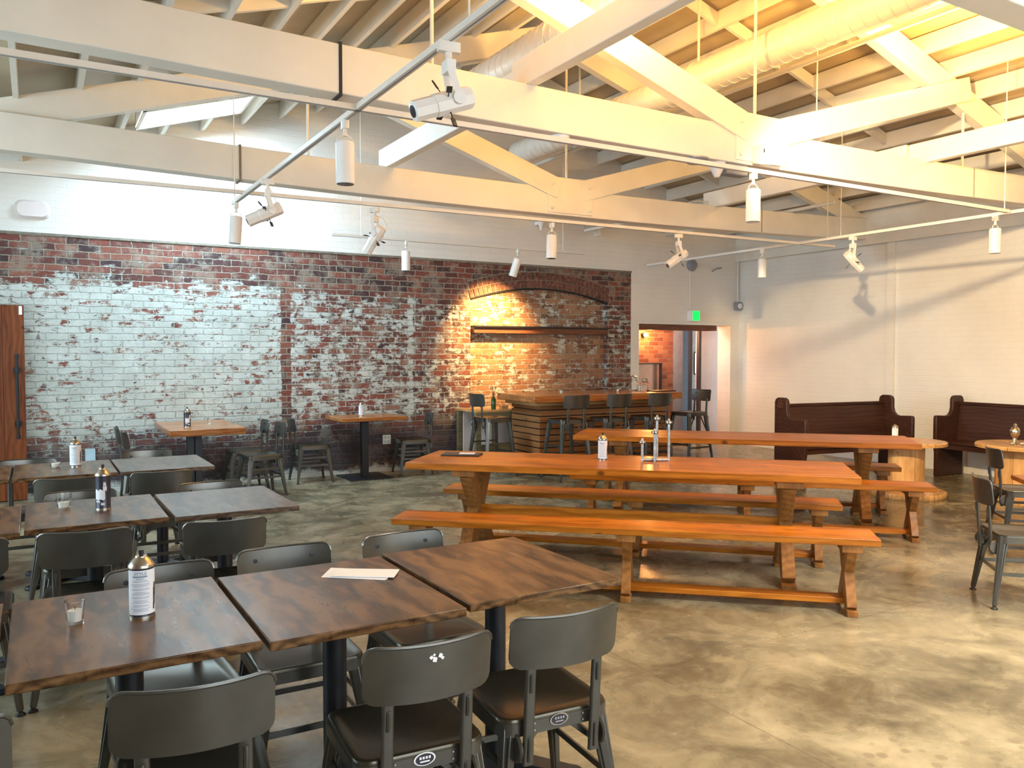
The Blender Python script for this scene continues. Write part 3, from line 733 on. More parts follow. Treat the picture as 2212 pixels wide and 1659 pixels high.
def badge(t, mt, mt2):
    bd = MB(); Me = Rot('X', 90) @ Matrix.Scale(.58, 4, (0, 1, 0))
    bd.lathe([(.032, 0), (.032, .002)], (0, -.1905, .428), 24, Me); o = bd.build('oval_badge', mt, t)
    b2 = MB(); b2.lathe([(.027, 0), (.027, .003)], (0, -.1905, .428), 24, Me); b2.build('badge_field', 'can_black', o)
    b3 = MB()
    for i, xx in enumerate((-.013, -.004, .005, .014)): b3.bx(xx-.003, xx+.003, -.1945, -.1935, .429, .436)
    b3.bx(-.014, .014, -.1945, -.1935, .420, .424); b3.build('badge_mark', mt2, o)
chairN = make_chair('metal_chair', 'x', 'chair', 'steel chairs at the dark oak tables')
D = math.degrees
cs = [  # back centre x, y ; angle (0 faces +y), label
 (1.365, 1.985, -4, 'steel chair with clean oval badge, nearest right corner of front table row'),
 (.905, 1.965, -4, 'steel chair with white scuffs on its backrest, front row'),
 (.305, 1.985, -7, 'steel chair at the bottom left, its backrest filling the corner'),
 (-.245, 2.01, 0, 'steel chair cut by the bottom left edge of view'),
 (.375, 3.205, 183, 'steel chair behind the front table with the tall white can'),
 (.845, 3.275, 179, 'steel chair behind the front table holding the white paper'),
 (1.35, 3.270, 181, 'steel chair behind the rightmost front table'),
 (.17, 3.97, -6, 'dark steel chair near side of middle row, left of two backs'),
 (.75, 3.905, -3, 'dark steel chair near side of middle row, at its open right end'),
 (-.30, 3.98, 0, 'dark steel chair cut off at left edge in middle row'),
 (.20, 5.185, 180, 'steel chair behind the middle row beside the black can'),
 (.895, 5.15, 180, 'steel chair behind the right end table of the middle row'),
 (.155, 5.72, -5, 'dark steel chair near side of back row, left one'),
 (.70, 5.735, -3, 'dark steel chair near side of back row, right one'),
 (-.06, 6.94, 180, 'steel chair behind back row in front of the barn door'),
 (.755, 7.13, 180, 'steel chair behind back row below the left pedestal table'),
]
def place_chair(i, bx_, by, deg, lab, group, src=chairN, off=.264):
    a = math.radians(deg); x = bx_ - math.sin(a)*off; y = by + math.cos(a)*off
    if i == 0:
        src.location = (x, y, 0); src.rotation_euler = (0, 0, a); src['label'] = lab; return src
    return dup(src, (x, y, 0), a, lab, group)
made = []
for i, (a, b_, c, lab) in enumerate(cs[1:]): pass
first = [0]
def pc(bx_, by, deg, lab, group='steel chairs at the dark oak tables'):
    o = place_chair(first[0], bx_, by, deg, lab, group); 
    if first[0] == 0: o['group'] = group
    first[0] += 1; return o
objs = []
# build the plain copies first, then the two chairs with a badge facing the camera get it
for (a, b_, c, lab) in cs: objs.append(pc(a, b_, c, lab))
g2 = 'steel chairs at the pedestal tables by the brick wall'
for (cx, cy, deg, lab) in (
 (.985, 8.93, -86, 'dark steel chair left of the left pedestal table, nearer one'),
 (.97, 9.45, -92, 'dark steel chair left of the left pedestal table, farther one'),
 (2.12, 9.13, 95, 'dark steel chair right of the left pedestal table, nearer one'),
 (2.06, 9.62, 90, 'dark steel chair right of the left pedestal table, nearer the wall'),
 (2.88, 9.80, -92, 'dark steel chair against the wall left of the thin pedestal table'),
 (4.21, 9.77, 82, 'dark steel chair against the wall right of the thin pedestal table')):
    dup(chairN, (cx, cy, 0), math.radians(deg), lab, g2)
g3 = 'steel chairs at the right edge'
dup(chairN, (5.30, 2.755, 0), math.radians(-134.5), 'steel chair alone on open floor at the right edge, nearest one', g3)
dup(chairN, (6.98, 3.62, 0), math.radians(-133), 'steel chair pushed toward the right hand cable spool table', g3)
badge(objs[0], 'can_metal', 'rivet'); badge(objs[1], 'paper', 'paper')
sc = MB()
for (a, b_, r) in ((-.010, .742, .006), (.0, .735, .008), (.016, .744, .007), (.022, .737, .005), (-.002, .748, .004)):
    sc.box((a, -.002, b_), (r*1.4, .004, r*1.5), Rot('Y', random.uniform(0, 90)))
o = sc.build('paint_scuff', 'paper', None); o.parent = objs[1]; o.location = (0, -.271, 0); o['label'] = 'white paint scuffs'

# ---- bar stools
st = make_chair('bar_stool', 'x', 'stool', 'bar stools at the slatted bar', .745, 1.045, True)
sts = [(5.68, 8.37, -2, 'dark steel bar stool at the slatted bar front, left one'),
       (6.30, 8.33, -3, 'dark steel bar stool at the slatted bar front, middle one'),
       (6.92, 8.28, -3, 'dark steel bar stool at the slatted bar front, right one'),
       (7.87, 8.56, 92, 'dark steel bar stool turned sideways at the end by the doorway'),
       (5.02, 9.10, -87, 'dark steel bar stool with pale seat by the green console')]
for i, (x, y, a, lab) in enumerate(sts):
    if i == 0: st.location = (x, y, 0); st.rotation_euler = (0, 0, math.radians(a)); st['label'] = lab
    else: dup(st, (x, y, 0), math.radians(a), lab)

# ---- dark oak tables on cross bases
def make_table(m):
    t = thing('oak_table', 'x', 'table', (0, 0, 0), 0, 'dark oak tables set in rows')
    MB().bx(-.302, .302, -.376, .376, .733, .76).build('table_top', m, t, .003)
    MB().lathe([(.039, .03), (.039, .71)], (0, 0, 0), 24).build('pedestal', 'blackm', t)
    MB().rr([(.70, .30, .30, .02), (.733, .34, .34, .02)], 3).build('top_plate', 'blackm', t)
    b = MB()
    for k_ in range(4):
        R_ = Rot('Z', 90*k_+45); v = [(-.045, 0, 0), (.045, 0, 0), (.045, 0, .05), (-.045, 0, .05), (-.035, .30, 0), (.035, .30, 0), (.035, .30, .022), (-.035, .30, .022)]
        b.add([R_ @ Vector(p) for p in v], [(3, 2, 1, 0), (4, 5, 6, 7), (0, 1, 5, 4), (1, 2, 6, 5), (2, 3, 7, 6), (3, 0, 4, 7)])
        e = R_ @ Vector((0, .30, 0)); b.lathe([(.036, 0), (.036, .018), (.028, .026)], e, 14)
    b.build('cross_base', 'blackm', t, .004)
    return t
tA = make_table('oak'); tB = make_table('oak2')
tabs = [(tA, .223, 2.638, 0, 'dark oak table in front row holding tall white can and candle'),
        (tA, .842, 2.612, 0, 'dark oak table in the middle of front row with white paper'),
        (tA, 1.470, 2.640, .2, 'bare dark oak table at the right end of the front row'),
        (tA, -.405, 2.645, 0, 'dark oak table cut off at left edge, front row'),
        (tB, .868, 4.578, .6, 'bare dark oak table at the right end of the middle row'),
        (tA, .242, 4.600, 0, 'dark oak table of middle row with black spray can'),
        (tA, -.378, 4.560, 0, 'dark oak table cut off at left edge, middle row'),
        (tB, .775, 6.375, .3, 'bare dark oak table at the right end of back row'),
        (tA, .157, 6.385, 0, 'dark oak table of the back row holding white can'),
        (tA, -.462, 6.375, 0, 'dark oak table cut off at left edge, back row')]
used = set()
for (src, x, y, a, lab) in tabs:
    if src.name not in used:
        used.add(src.name); src.location = (x, y, 0); src.rotation_euler = (0, 0, math.radians(a)); src['label'] = lab
    else: dup(src, (x, y, 0), math.radians(a), lab)

# ---- slab tables by the wall
def slab_table(x0, x1, y0, y1, zt, th, colw, cold, base, lab, two=False, cx=None, cy=None):
    cx = (x0+x1)/2 if cx is None else cx; cy = (y0+y1)/2 if cy is None else cy
    t = thing('pedestal_table', lab, 'table', (cx, cy, 0))
    s = MB(); n = 12
    vs = []; 
    for i in range(n+1):
        f = i/n; x = x0-cx+(x1-x0)*f; a = random.uniform(-.008, .008); b_ = random.uniform(-.006, .006)
        for (yy, zz) in ((y0-cy+a, zt-th), (y0-cy+a-.008, zt), (y1-cy+b_, zt), (y1-cy+b_, zt-th)): vs.append((x, yy, zz))
    fs = [(3, 2, 1, 0), (n*4, n*4+1, n*4+2, n*4+3)]
    for i in range(n):
        for k_ in range(4): fs.append((i*4+k_, i*4+(k_+1) % 4, i*4+4+(k_+1) % 4, i*4+4+k_))
    s.add(vs, fs); s.build('table_top', 'slab', t, .006)
    c = MB()
    if two:
        for q in (-.04, .04): c.bx(q-.036, q+.036, -cold/2, cold/2, .012, zt-th)
    else: c.bx(-colw/2, colw/2, -cold/2, cold/2, .012, zt-th)
    c.build('pedestal', 'blackm', t, .003); MB().bx(-base[0]/2, base[0]/2, -base[1]/2, base[1]/2, 0, .012).build('base_plate', 'blackm', t)
    MB().bx(-.14, .14, -.14, .14, zt-th-.008, zt-th).build('top_plate', 'blackm', t)
slab_table(1.15, 1.90, 8.80, 10.02, .775, .068, .155, .08, (.5, .6), 'thick reclaimed wood table on double black pedestal at the white brick', True, 1.46, 9.30)
slab_table(3.14, 3.98, 9.40, 10.05, .775, .046, .085, .085, (.55, .58), 'reclaimed wood table on thin black pedestal against the brick wall', False, 3.55, 9.76)

# ---- pine trestle tables and benches
def trestle(w_top, w_bot, ztop, lw, lt, cleat):
    """X legs in the local YZ plane"""
    m_ = MB()
    for s_ in (-1, 1):
        m_.bar((.001*s_, -s_*w_top/2, ztop), (.001*s_, s_*w_bot/2, .03), lt, lw, up=(0, 1, 0))
    return m_
def make_bench(name, label, cat, group, Ln, wd, h, th, us, stretch_z, legw, legt, top_m='honey', overw=.8):
    t = thing(name, label, cat, (0, 0, 0), 0, group); lw_f = .085 if cat == 'table' else .055
    MB().bx(-Ln/2, Ln/2, -wd/2, wd/2, h-th, h).build('table_top' if cat == 'table' else 'bench_seat', top_m, t, .004)
    for u in us:
        tr = trestle(wd*overw*.8, wd*overw, h-th-.02, legw, legt, 0)
        g = tr.build('leg', 'honey_leg', t, .004); g.location = (u, 0, 0)
        c = MB(); c.bx(-legt, legt, -wd*.46, wd*.46, h-th-.045, h-th); o = c.build('cleat', 'honey_leg', g, .003)
        for s_ in (-1, 1): MB().bx(-legt*.55, legt*.55, s_*wd*overw/2-lw_f, s_*wd*overw/2+lw_f, 0, .036).build('foot_block', 'honey_leg', g, .003)
    s_ = MB()
    if cat == 'table': s_.bx(us[0], us[-1], -.018, .018, stretch_z-.05, stretch_z+.05)
    else: s_.bx(us[0], us[-1], -.055, .055, stretch_z-.017, stretch_z+.017)
    s_.build('stretcher', 'honey', t, .003)
    if cat == 'table':
        b_ = MB()
        for u in us:
            for zz in (-.02, .025): b_.lathe([(.011, 0), (.008, .012)], (u+(.05 if u > 0 else -.05), -.03, stretch_z+zz), 8, Rot('X', 90))
        b_.build('bolt', 'blackm', t)
    return t
TG, BG = 'long pine trestle tables', 'long pine benches'
p1 = make_bench('trestle_table', 'long orange pine trestle table with white can and pipe candle holder', 'table', TG, 3.10, .775, .76, .05, (-1.12, 1.12), .36, .14, .085)
p1.location = (3.692, 4.698, 0); p1.rotation_euler = (0, 0, math.radians(-43.8))
dup(p1, (5.86, 5.69, 0), math.radians(-45.6), 'long orange pine trestle table farther back, in front of the bar')
b1 = make_bench('pine_bench', 'nearest long pine bench in front of the trestle tables', 'bench', BG, 3.03, .31, .46, .042, (-1.34, .03, 1.36), .06, .085, .058)
b1.location = (3.237, 4.128, 0); b1.rotation_euler = (0, 0, math.radians(-42.4))
dup(b1, (4.02, 5.00, 0), math.radians(-44.6), 'long pine bench on the far side of the nearer trestle table')
dup(b1, (5.345, 5.12, 0), math.radians(-44), 'long pine bench on the near side of the farther trestle table')
dup(b1, (6.20, 6.02, 0), math.radians(-45.8), 'long pine bench beyond the farther trestle table, mostly hidden')

# ---- bar
bar = thing('slatted_bar', 'L shaped bar with thick cedar top and horizontal slatted front', 'bar', (5.5, 8.72, 0))
ra = math.radians(-2); 
bar.rotation_euler = (0, 0, ra)
BL, BD, BH = 2.10, .75, 1.03
t_ = MB(); t_.add([(-.22, -.25, BH-.085), (BL, -.25, BH-.085), (BL, BD, BH-.085), (-.22, BD, BH-.085), (-.22, -.25, BH), (BL, -.25, BH), (BL, BD, BH), (-.22, BD, BH)],
   [(3, 2, 1, 0), (4, 5, 6, 7), (0, 1, 5, 4), (1, 2, 6, 5), (2, 3, 7, 6), (3, 0, 4, 7)]); t_.build('bar_top', 'slab', bar, .008)
MB().bx(.03, BL-.03, .03, BD, .04, BH-.09).build('bar_core', 'black', bar)
MB().bx(-.10, BL-.02, -.10, BD, BH-.135, BH-.085).build('top_rail', 'spool_top', bar)
for k_ in range(11):
    z0 = .035 + k_*.0805
    s_ = MB(); s_.bx(0, BL, 0, .02, z0, z0+.067); s_.build('front_slat', 'barwood', bar, .002)
    s_ = MB(); s_.bx(0, .02, .021, BD, z0, z0+.067); s_.build('end_slat', 'barwood_y', bar, .002)
MB().tube([(-.05, BD-.05, .04), (-.05, -.06, .035), (BL*.95, -.06, .035)], .012, 8).build('base_tube', 'blackm', bar)  # thin black tube along the foot of the bar
# console table left of bar
ct = thing('console_table', 'olive stained wooden console table left of the bar', 'table', (5.42, 9.78, 0))
MB().bx(-.42, .42, -.28, .30, .77, .80).build('table_top', 'spool_top', ct, .003)
for xx in (-.38, .38):
    for yy in (-.25, .27): MB().bx(xx-.04, xx+.04, yy-.03, yy+.03, 0, .77).build('leg', 'greenwood', ct, .003)
r_ = MB(); r_.bx(-.38, .38, -.27, -.245, .62, .77); r_.bx(-.38, .38, -.27, -.245, .22, .34); r_.build('front_rail', 'greenwood', ct)
s_ = MB(); s_.bx(-.36, .36, .2, .22, .1, .75); s_.build('back_panel', 'plaster', ct)
for xx in (-.15, .12): MB().bx(xx-.02, xx+.02, -.262, -.25, .34, .62).build('front_slat', 'greenwood', ct)

# ---- pews
def make_pew(name, Ln, lab):
    """along local X, faces -Y; back at y=0"""
    t = thing(name, lab, 'pew')
    def endpanel():
        return [(.06, 0), (.06, .965), (.045, 1.0), (.01, 1.02), (-.10, 1.02), (-.135, 1.0), (-.15, .965), (-.15, .87), (-.165, .815), (-.20, .78), (-.25, .765), (-.42, .775), (-.45, .77), (-.46, .745), (-.46, .40), (-.44, .30), (-.44, 0)]
    pl = endpanel()
    for k_, xx in enumerate((0, Ln)):
        m_ = MB(); m_.prism([(p[0], p[1]) for p in pl], .05, Matrix.Translation((xx, 0, 0)) @ Rot('Z', 90)); o = m_.build('end_panel', 'pew', t, .008)
        c = MB(); side = -1 if k_ == 0 else -1
        for (cy, cz, r) in ((-.04, .975, .022), (-.060, .925, .022), (-.018, .925, .022)):
            pts = [(xx - .027, cy + r*math.cos(a), cz - .0 + r*math.sin(a)) for a in [2*PI*q/16 for q in range(16)]]
            c.tube(pts, .003, 5, closed=True)
        if k_ == 0: c.build('carved_trefoil', 'lintel', o)
    bp = MB(); bp.bar((Ln/2, .0, .93), (Ln/2, -.06, .40), Ln-.05, .025, up=(0, 1, 0)); bp.build('backrest', 'pew', t, .004)
    MB().bx(.02, Ln-.02, -.03, .02, .90, .94).build('top_rail', 'pew', t, .008)
    MB().bx(.02, Ln-.02, -.43, -.02, .425, .455).build('seat', 'pew', t, .006)
    MB().bx(.02, Ln-.02, -.40, -.375, .36, .425).build('seat_rail', 'pew', t)
    return t
pw = make_pew('church_pew', 1.72, 'dark carved church pew under the white wall, left one')
pw.location = (7.80, 6.90, 0); pw.rotation_euler = (0, 0, math.radians(-7))
pw2 = make_pew('church_pew', 1.9, 'dark church pew running along the right wall, cut by frame')
pw2.location = (10.22, 6.12, 0); pw2.rotation_euler = (0, 0, math.radians(-90 - 4))

# ---- cable spool tables
def spool(lab, loc, R, r, zt, rz):
    t = thing('spool_table', lab, 'table', loc, rz)
    MB().lathe([(R, zt-.04), (R+.003, zt-.03), (R+.003, zt-.008), (R-.004, zt)], (0, 0, 0), 44).build('spool_top', 'spool_top', t)
    MB().lathe([(r, .06), (r, zt-.04)], (0, 0, 0), 30).build('spool_drum', 'spool', t)
    MB().lathe([(R-.004, .0), (R+.003, .01), (R+.003, .05), (R-.004, .06)], (0, 0, 0), 44).build('spool_base', 'spool_top', t)
spool('wooden cable spool table in front of the left pew', (8.22, 5.50, 0), .40, .185, .60, .4)
spool('wooden cable spool table at the right edge with silver shaker', (8.98, 4.66, 0), .46, .27, .60, 1.1)
# table corner at the right edge
t = thing('pine_table', 'pine table whose corner juts in at the right edge of view', 'table', (6.53, 2.87, 0), math.radians(-44))
MB().bx(-.45, .45, -.38, .38, .585, .62).build('table_top', 'honey', t, .004)
for xx in (-.30, .36):
    for yy in (-.28, .25): MB().bx(xx-.03, xx+.03, yy-.03, yy+.03, 0, .585).build('leg', 'honey_leg', t, .003)

# ================================================================== TABLE-TOP THINGS
def can(lab, loc, rot, kind, H=.195, R=.035, text=None):
    t = thing('spray_can', lab, 'can', loc, rot)
    MB().lathe([(R-.002, 0), (R, .003), (R, .006), (R-.001, .009), (R-.001, H*.735)], (0, 0, 0), 28).build('can_body', 'can_black', t)
    c = MB(); c.lathe([(R-.001, H*.735), (R+.0015, H*.74), (R+.0015, H*.765), (R*.92, H*.80), (R*.72, H*.85), (R*.48, H*.885), (R*.46, H*.90), (R*.44, H*.905), (R*.40, H*.895)], (0, 0, 0), 28)
    c.build('can_shoulder', 'can_metal', t); MB().lathe([(R+.001, 0), (R+.001, .006)], (0, 0, 0), 28).build('bottom_rim', 'can_metal', t)
    nz = MB(); nz.lathe([(.006, H*.89), (.006, H*.93), (.008, H*.935), (.008, H*.975), (.005, H*.985)], (0, 0, 0), 12); nz.build('spray_nozzle', 'black', t)
    if kind == 'white':
        l_ = MB(); n = 22; a0, a1 = -PI*.95, PI*.45; r1 = R + .0004; vs = []
        for i in range(n+1):
            a = a0+(a1-a0)*i/n
            vs += [(r1*math.cos(a), r1*math.sin(a), .012), (r1*math.cos(a), r1*math.sin(a), H*.715)]
        l_.add(vs, [(2*i, 2*i+2, 2*i+3, 2*i+1) for i in range(n)]); o = l_.build('paper_label', 'label', t)
        k_ = MB()
        def strip(aa, ab, z0, z1):
            r2 = R + .0009; m = 6; vs = []
            for i in range(m+1):
                a = aa+(ab-aa)*i/m; vs += [(r2*math.cos(a), r2*math.sin(a), z0), (r2*math.cos(a), r2*math.sin(a), z1)]
            k_.add(vs, [(2*i, 2*i+2, 2*i+3, 2*i+1) for i in range(m)])
        ac = -PI/2 - .18; z = H*.60
        strip(ac-.62, ac+.52, H*.612, H*.634); strip(ac-.35, ac+.28, H*.588, H*.597)
        z = H*.565
        for g_ in range(8):
            for li in range(2 + (g_ % 2)):
                hw = random.uniform(.45, .85); strip(ac-hw, ac+hw*.9, z, z+.0011); z -= .0036
            z -= .0034
            if z < .022: break
        k_.build('label_print', 'ink', o)
        f = MB(); k_ = f; ab = -PI/2+1.02
        for (da, z0, z1, w) in ((0, .070, .085, .10), (.02, .035, .070, .13), (-.05, .022, .04, .09), (.12, .06, .1, .10), (.02, .085, .1, .06)): strip(ab+da-w, ab+da+w, z0*H/.195, z1*H/.195)
        f.build('label_picture', 'can_black', o)
        if text:
            text_mesh('STYLE', .0135, 'label_title', 'ink', o, (ac, 0, H*.665), None, .0003, R+.0006)
    else:
        l_ = MB(); r2 = R+.0006
        for (aa, ab, z0, z1) in ((-2.3, -.95, H*.22, H*.44), (-1.2, -.7, H*.42, H*.52), (-1.15, -.8, H*.53, H*.60), (-2.2, -1.6, H*.16, H*.2), (-1.5, -1.0, H*.10, H*.15)):
            m = 6; vs = []
            for i in range(m+1):
                a = aa+(ab-aa)*i/m; w = .006*math.sin(i*2.3); vs += [(r2*math.cos(a), r2*math.sin(a), z0+w*.6), (r2*math.cos(a), r2*math.sin(a), z1+w)]
            l_.add(vs, [(2*i, 2*i+2, 2*i+3, 2*i+1) for i in range(m)])
        l_.build('label_picture', 'label', t)
    return t
can('tall white labelled spray can on the front table, nearest can', (.263, 2.665, .76), 0, 'white', .203, .036, True)
can('black spray can with white artwork on the middle table row', (.284, 4.625, .76), math.radians(-25), 'black', .23, .036)
can('white labelled spray can on the back row by barn door', (.228, 6.46, .76), math.radians(-5), 'white', .215, .036)
can('dark spray can on the thick table at the white brick', (1.375, 9.18, .775), 0, 'black', .215, .036)
can('dark and silver spray can on the thin pedestal table', (3.49, 9.70, .775), 0, 'white', .19, .034)
can('white labelled spray can standing on the near trestle table', (3.637, 4.885, .76), math.radians(-30), 'white', .205, .035)
can('white labelled spray can on the spool table by the pews', (8.13, 5.58, .60), math.radians(-40), 'white', .19, .033)
def candle(name, lab, loc, r, h, fill, cup='glass', wick=True):
    t = thing(name, lab, 'candle', loc)
    MB().lathe([(r*.86, 0), (r*.9, .004), (r*.86, h*.12), (r*.93, h*.45), (r*1.08, h), (r*1.08-.0025, h), (r*.93-.003, h*.45), (r*.84-.003, .008), (.001, .006)], (0, 0, 0), 22, cap=False).build('glass_cup', cup, t)
    MB().lathe([(r*.82-.004, .0085), (r*.90-.004, fill), (r-.012, fill+.001)], (0, 0, 0), 20).build('wax', 'wax', t)
    if wick: MB().tube([(0, 0, fill), (.001, 0, fill+.012)], .001, 5).build('wick', 'black', t)
candle('candle_glass', 'clear glass candle with white wax on the nearest table', (.085, 2.685, .76), .026, .068, .04)
candle('candle_glass', 'wide clear candle cup beside the black can, middle row', (.11, 4.725, .76), .034, .078, .034, 'glass')
candle('candle_glass', 'small white candle on the back row table', (.105, 6.475, .76), .034, .035, .03)
candle('candle_glass', 'tiny clear candle glass on the thick table by brick', (1.60, 9.17, .775), .022, .07, .03)
candle('candle_glass', 'small candle on the bar top above the left corner', (5.88, 8.80, 1.03), .026, .055, .045, 'glass')
candle('candle_glass', 'small candle in the middle of the bar top', (6.82, 8.82, 1.03), .024, .06, .04, 'glass')
candle('candle_glass', 'white pillar candle on the bar top left of the jars', (7.30, 8.95, 1.03), .026, .075, .07, 'glass')
# folded paper on the front table
pp = thing('folded_paper', 'white folded paper lying on the middle front table', 'paper', (.985, 2.765, .76), math.radians(-38))
m_ = MB()
for k_, (dx, dy, rz_, zz) in enumerate(((0, 0, 0, 0), (.02, .006, 4, .004))):
    m_.box((dx, dy, .003+zz), (.225, .095, .0022), Rot('Z', rz_) @ Rot('X', 1.5))
m_.add([(-.125, -.05, .001), (.11, -.055, .001), (.11, .045, .009), (-.125, .05, .009)], [(0, 1, 2, 3)])
m_.build('paper_sheets', 'paper', pp)
# menu folder on the trestle table
fo = thing('menu_folder', 'black leather folder lying on the near trestle table', 'folder', (2.86, 5.67, .76), math.radians(-38))
MB().bx(-.15, .15, -.09, .09, 0, .012).build('folder_cover', 'leather', fo, .004)
MB().bx(-.02, .10, -.03, .05, .012, .014).build('folder_slip', 'paper', fo)
# pipe candle holder
ph = thing('pipe_candle_holder', 'galvanised pipe candle holder with four uprights on near trestle table', 'candle holder', (3.935, 4.645, .76), math.radians(-30))
pts = [(-.095, -.02, .14), (-.01, -.055, .215), (.10, -.02, .285), (.03, .075, .305)]
b_ = MB(); b_.tube([(-.095, -.02, .012), (.10, -.02, .012)], .012, 10); b_.tube([(-.01, -.055, .012), (.03, .075, .012)], .012, 10); b_.build('base_pipe', 'pipe', ph)
for (x, y, h) in pts:
    u = MB(); u.tube([(x, y, 0), (x, y, h)], .0105, 12); o = u.build('upright_pipe', 'pipe', ph)
    MB().lathe([(.012, h-.012), (.026, h-.004), (.026, h+.010), (.012, h+.012), (.008, h+.028)], (x, y, 0), 14).build('candle_cup', 'can_metal', o)
# spool things
sh_ = thing('silver_shaker', 'silver shaker with small glasses on the right spool table', 'shaker', (8.90, 4.72, .60))
MB().lathe([(.035, 0), (.04, .01), (.02, .05), (.018, .06), (.045, .10), (.05, .14), (.035, .17), (.02, .18), (.022, .20), (.01, .215)], (0, 0, 0), 20).build('shaker_body', 'can_metal', sh_)
for i, (dx, dy) in enumerate(((-.10, -.03), (-.05, -.10), (.04, -.10))): candle('glass_votive', ('small glass votive left of the silver shaker', 'small glass votive in front of the silver shaker', 'small glass votive right of the silver shaker')[i], (8.90+dx, 4.72+dy, .60), .03, .035, .02, 'glass', False)
# bar things
bt = thing('green_bottle', 'green glass bottle with sprig on the console table', 'bottle', (5.33, 9.62, .80))
MB().lathe([(.03, 0), (.033, .01), (.033, .13), (.012, .18), (.011, .22)], (0, 0, 0), 16).build('bottle_body', 'green', bt)
fl = MB()
for k_ in range(5):
    a = k_*1.3; fl.tube([(0, 0, .2), (.02*math.cos(a), .02*math.sin(a), .26), (.04*math.cos(a), .04*math.sin(a), .30)], [.003, .003, .009], 6)
fl.build('flower_stems', 'greenwood', bt)
bk = MB().bx(-.05, .05, -.03, .03, 0, .05).build('wood_block', 'spool_top', loc=(5.48, 9.60, .80)); tag(bk, 'small pale wood block beside the green bottle', 'block')
for (x, y, s_, lab) in ((7.42, 8.98, 1, 'round clear glass jar on the right end of the bar'), (7.33, 9.12, 1.15, 'taller clear glass jar behind on the right end of bar')):
    j = thing('glass_jar', lab, 'jar', (x, y, 1.03))
    MB().lathe([(.05*s_, 0), (.058*s_, .01), (.058*s_, .11*s_), (.04*s_, .135*s_), (.042*s_, .15*s_), (.039*s_, .15*s_), (.037*s_, .134*s_), (.055*s_, .108*s_), (.055*s_, .014), (.001, .012)], (0, 0, 0), 20, cap=False).build('jar_body', 'glass', j)
    MB().lathe([(.042*s_, .15*s_), (.044*s_, .17*s_), (.01, .185*s_)], (0, 0, 0), 16).build('jar_lid', 'can_metal', j)
ty = MB().rr([(0, .34, .22, .02), (.015, .36, .24, .02)]).build('serving_tray', 'leather', loc=(7.50, 8.72, 1.03)); tag(ty, 'flat dark serving tray on the right end of the bar', 'tray')

# ================================================================== TRACK LIGHTING
def track(lab, p0, p1, rods):
    p0, p1 = Vector(p0), Vector(p1); mid_ = (p0+p1)/2
    t = thing('light_track', lab, 'track', mid_)
    m_ = MB(); d = (p1-p0).normalized(); s_ = d.cross(Vector((0, 0, 1)))
    m_.bar(p0-mid_, p1-mid_, .036, .030); m_.build('track_rail', 'trackm', t)
    g = MB(); g.bar(p0-mid_-Vector((0, 0, .0155)), p1-mid_-Vector((0, 0, .0155)), .009, .002); g.build('track_slot', 'grey', t)
    for f in rods:
        q = p0.lerp(p1, f)-mid_; zz = ROOF((p0.lerp(p1, f)).x) if (p0.lerp(p1, f)).x > 0 else 3.6
        MB().tube([q, q+Vector((0, 0, zz-p0.z))], .005, 6).build('hanger_rod', 'white', t)
TZ = 2.90
track('white light track running away over the front tables', (1.555, .3, TZ), (1.555, 7.62, TZ), (.37, .99))
track('white light track crossing just before the near truss', (-3.2, 4.34, TZ), (7.98, 4.345, TZ), (.06, .995))
track('white light track crossing between the two trusses', (-3.2, 7.36, TZ+.03), (8.7, 6.86, TZ), (.06, .99))
track('white light track running away along the right side', (8.04, .6, TZ), (8.09, 9.75, TZ), (.30, .62))
track('thin white light track close to the brick wall', (3.0, 9.3, 2.94), (6.6, 9.3, 2.94), (.1, .9))
def barrel(lab, loc, tilt=(0, 0), zt=TZ):
    t = thing('barrel_light', lab, 'track light', loc, 0, 'white barrel track lights'); 
    MB().rr([(-.012, .034, .06, .008), (-.06, .034, .06, .008)], 3).build('track_adapter', 'trackm', t)
    MB().tube([(0, 0, -.06), (0, 0, -.10)], .012, 8).build('swivel_stem', 'trackm', t)
    y = MB(); 
    y.tube([(-.048, 0, -.150), (-.046, 0, -.115), (-.02, 0, -.095), (.02, 0, -.095), (.046, 0, -.115), (.048, 0, -.150)], .004, 6); y.build('yoke', 'trackm', t)
    R_ = Rot('X', tilt[0]) @ Rot('Y', tilt[1]); c = Vector((0, 0, -.145))
    b_ = MB(); b_.lathe([(.046, .012), (.052, .004), (.053, 0), (.053, -.225), (.050, -.228)], c, 26, R_); o = b_.build('barrel_shade', 'fix', t, smooth=40)
    MB().lathe([(.049, -.2285), (.047, -.2300)], c, 22, R_).build('barrel_lens', 'lens', o)
    return t
barrel('white barrel light on the track over front tables, nearer one', (1.555, 4.56, TZ-.003))
barrel('white barrel light at the far end of front track', (1.555, 7.50, TZ-.003), (0, 4))
barrel('white barrel light between the trusses, right of centre', (4.58, 7.03, TZ-.003), (0, 2))
barrel('white barrel light hanging left of the beam speaker', (4.60, 4.34, TZ-.003))
barrel('white barrel light on right track, farther one', (8.07, 7.45, TZ-.003))
barrel('white barrel light on right track, nearest the right edge', (8.055, 4.50, TZ-.003))
barrel('white barrel light close to the brick left of the arch', (3.93, 9.3, 2.937), (0, 0))
barrel('white lit barrel light tilted toward the brick arch', (5.52, 9.3, 2.937), (14, 12))
spot('arch_spot_light', (5.48, 9.40, 2.52), (5.55, 10.1, 1.95), 520, (1, .54, .17), 92, 1., .02)
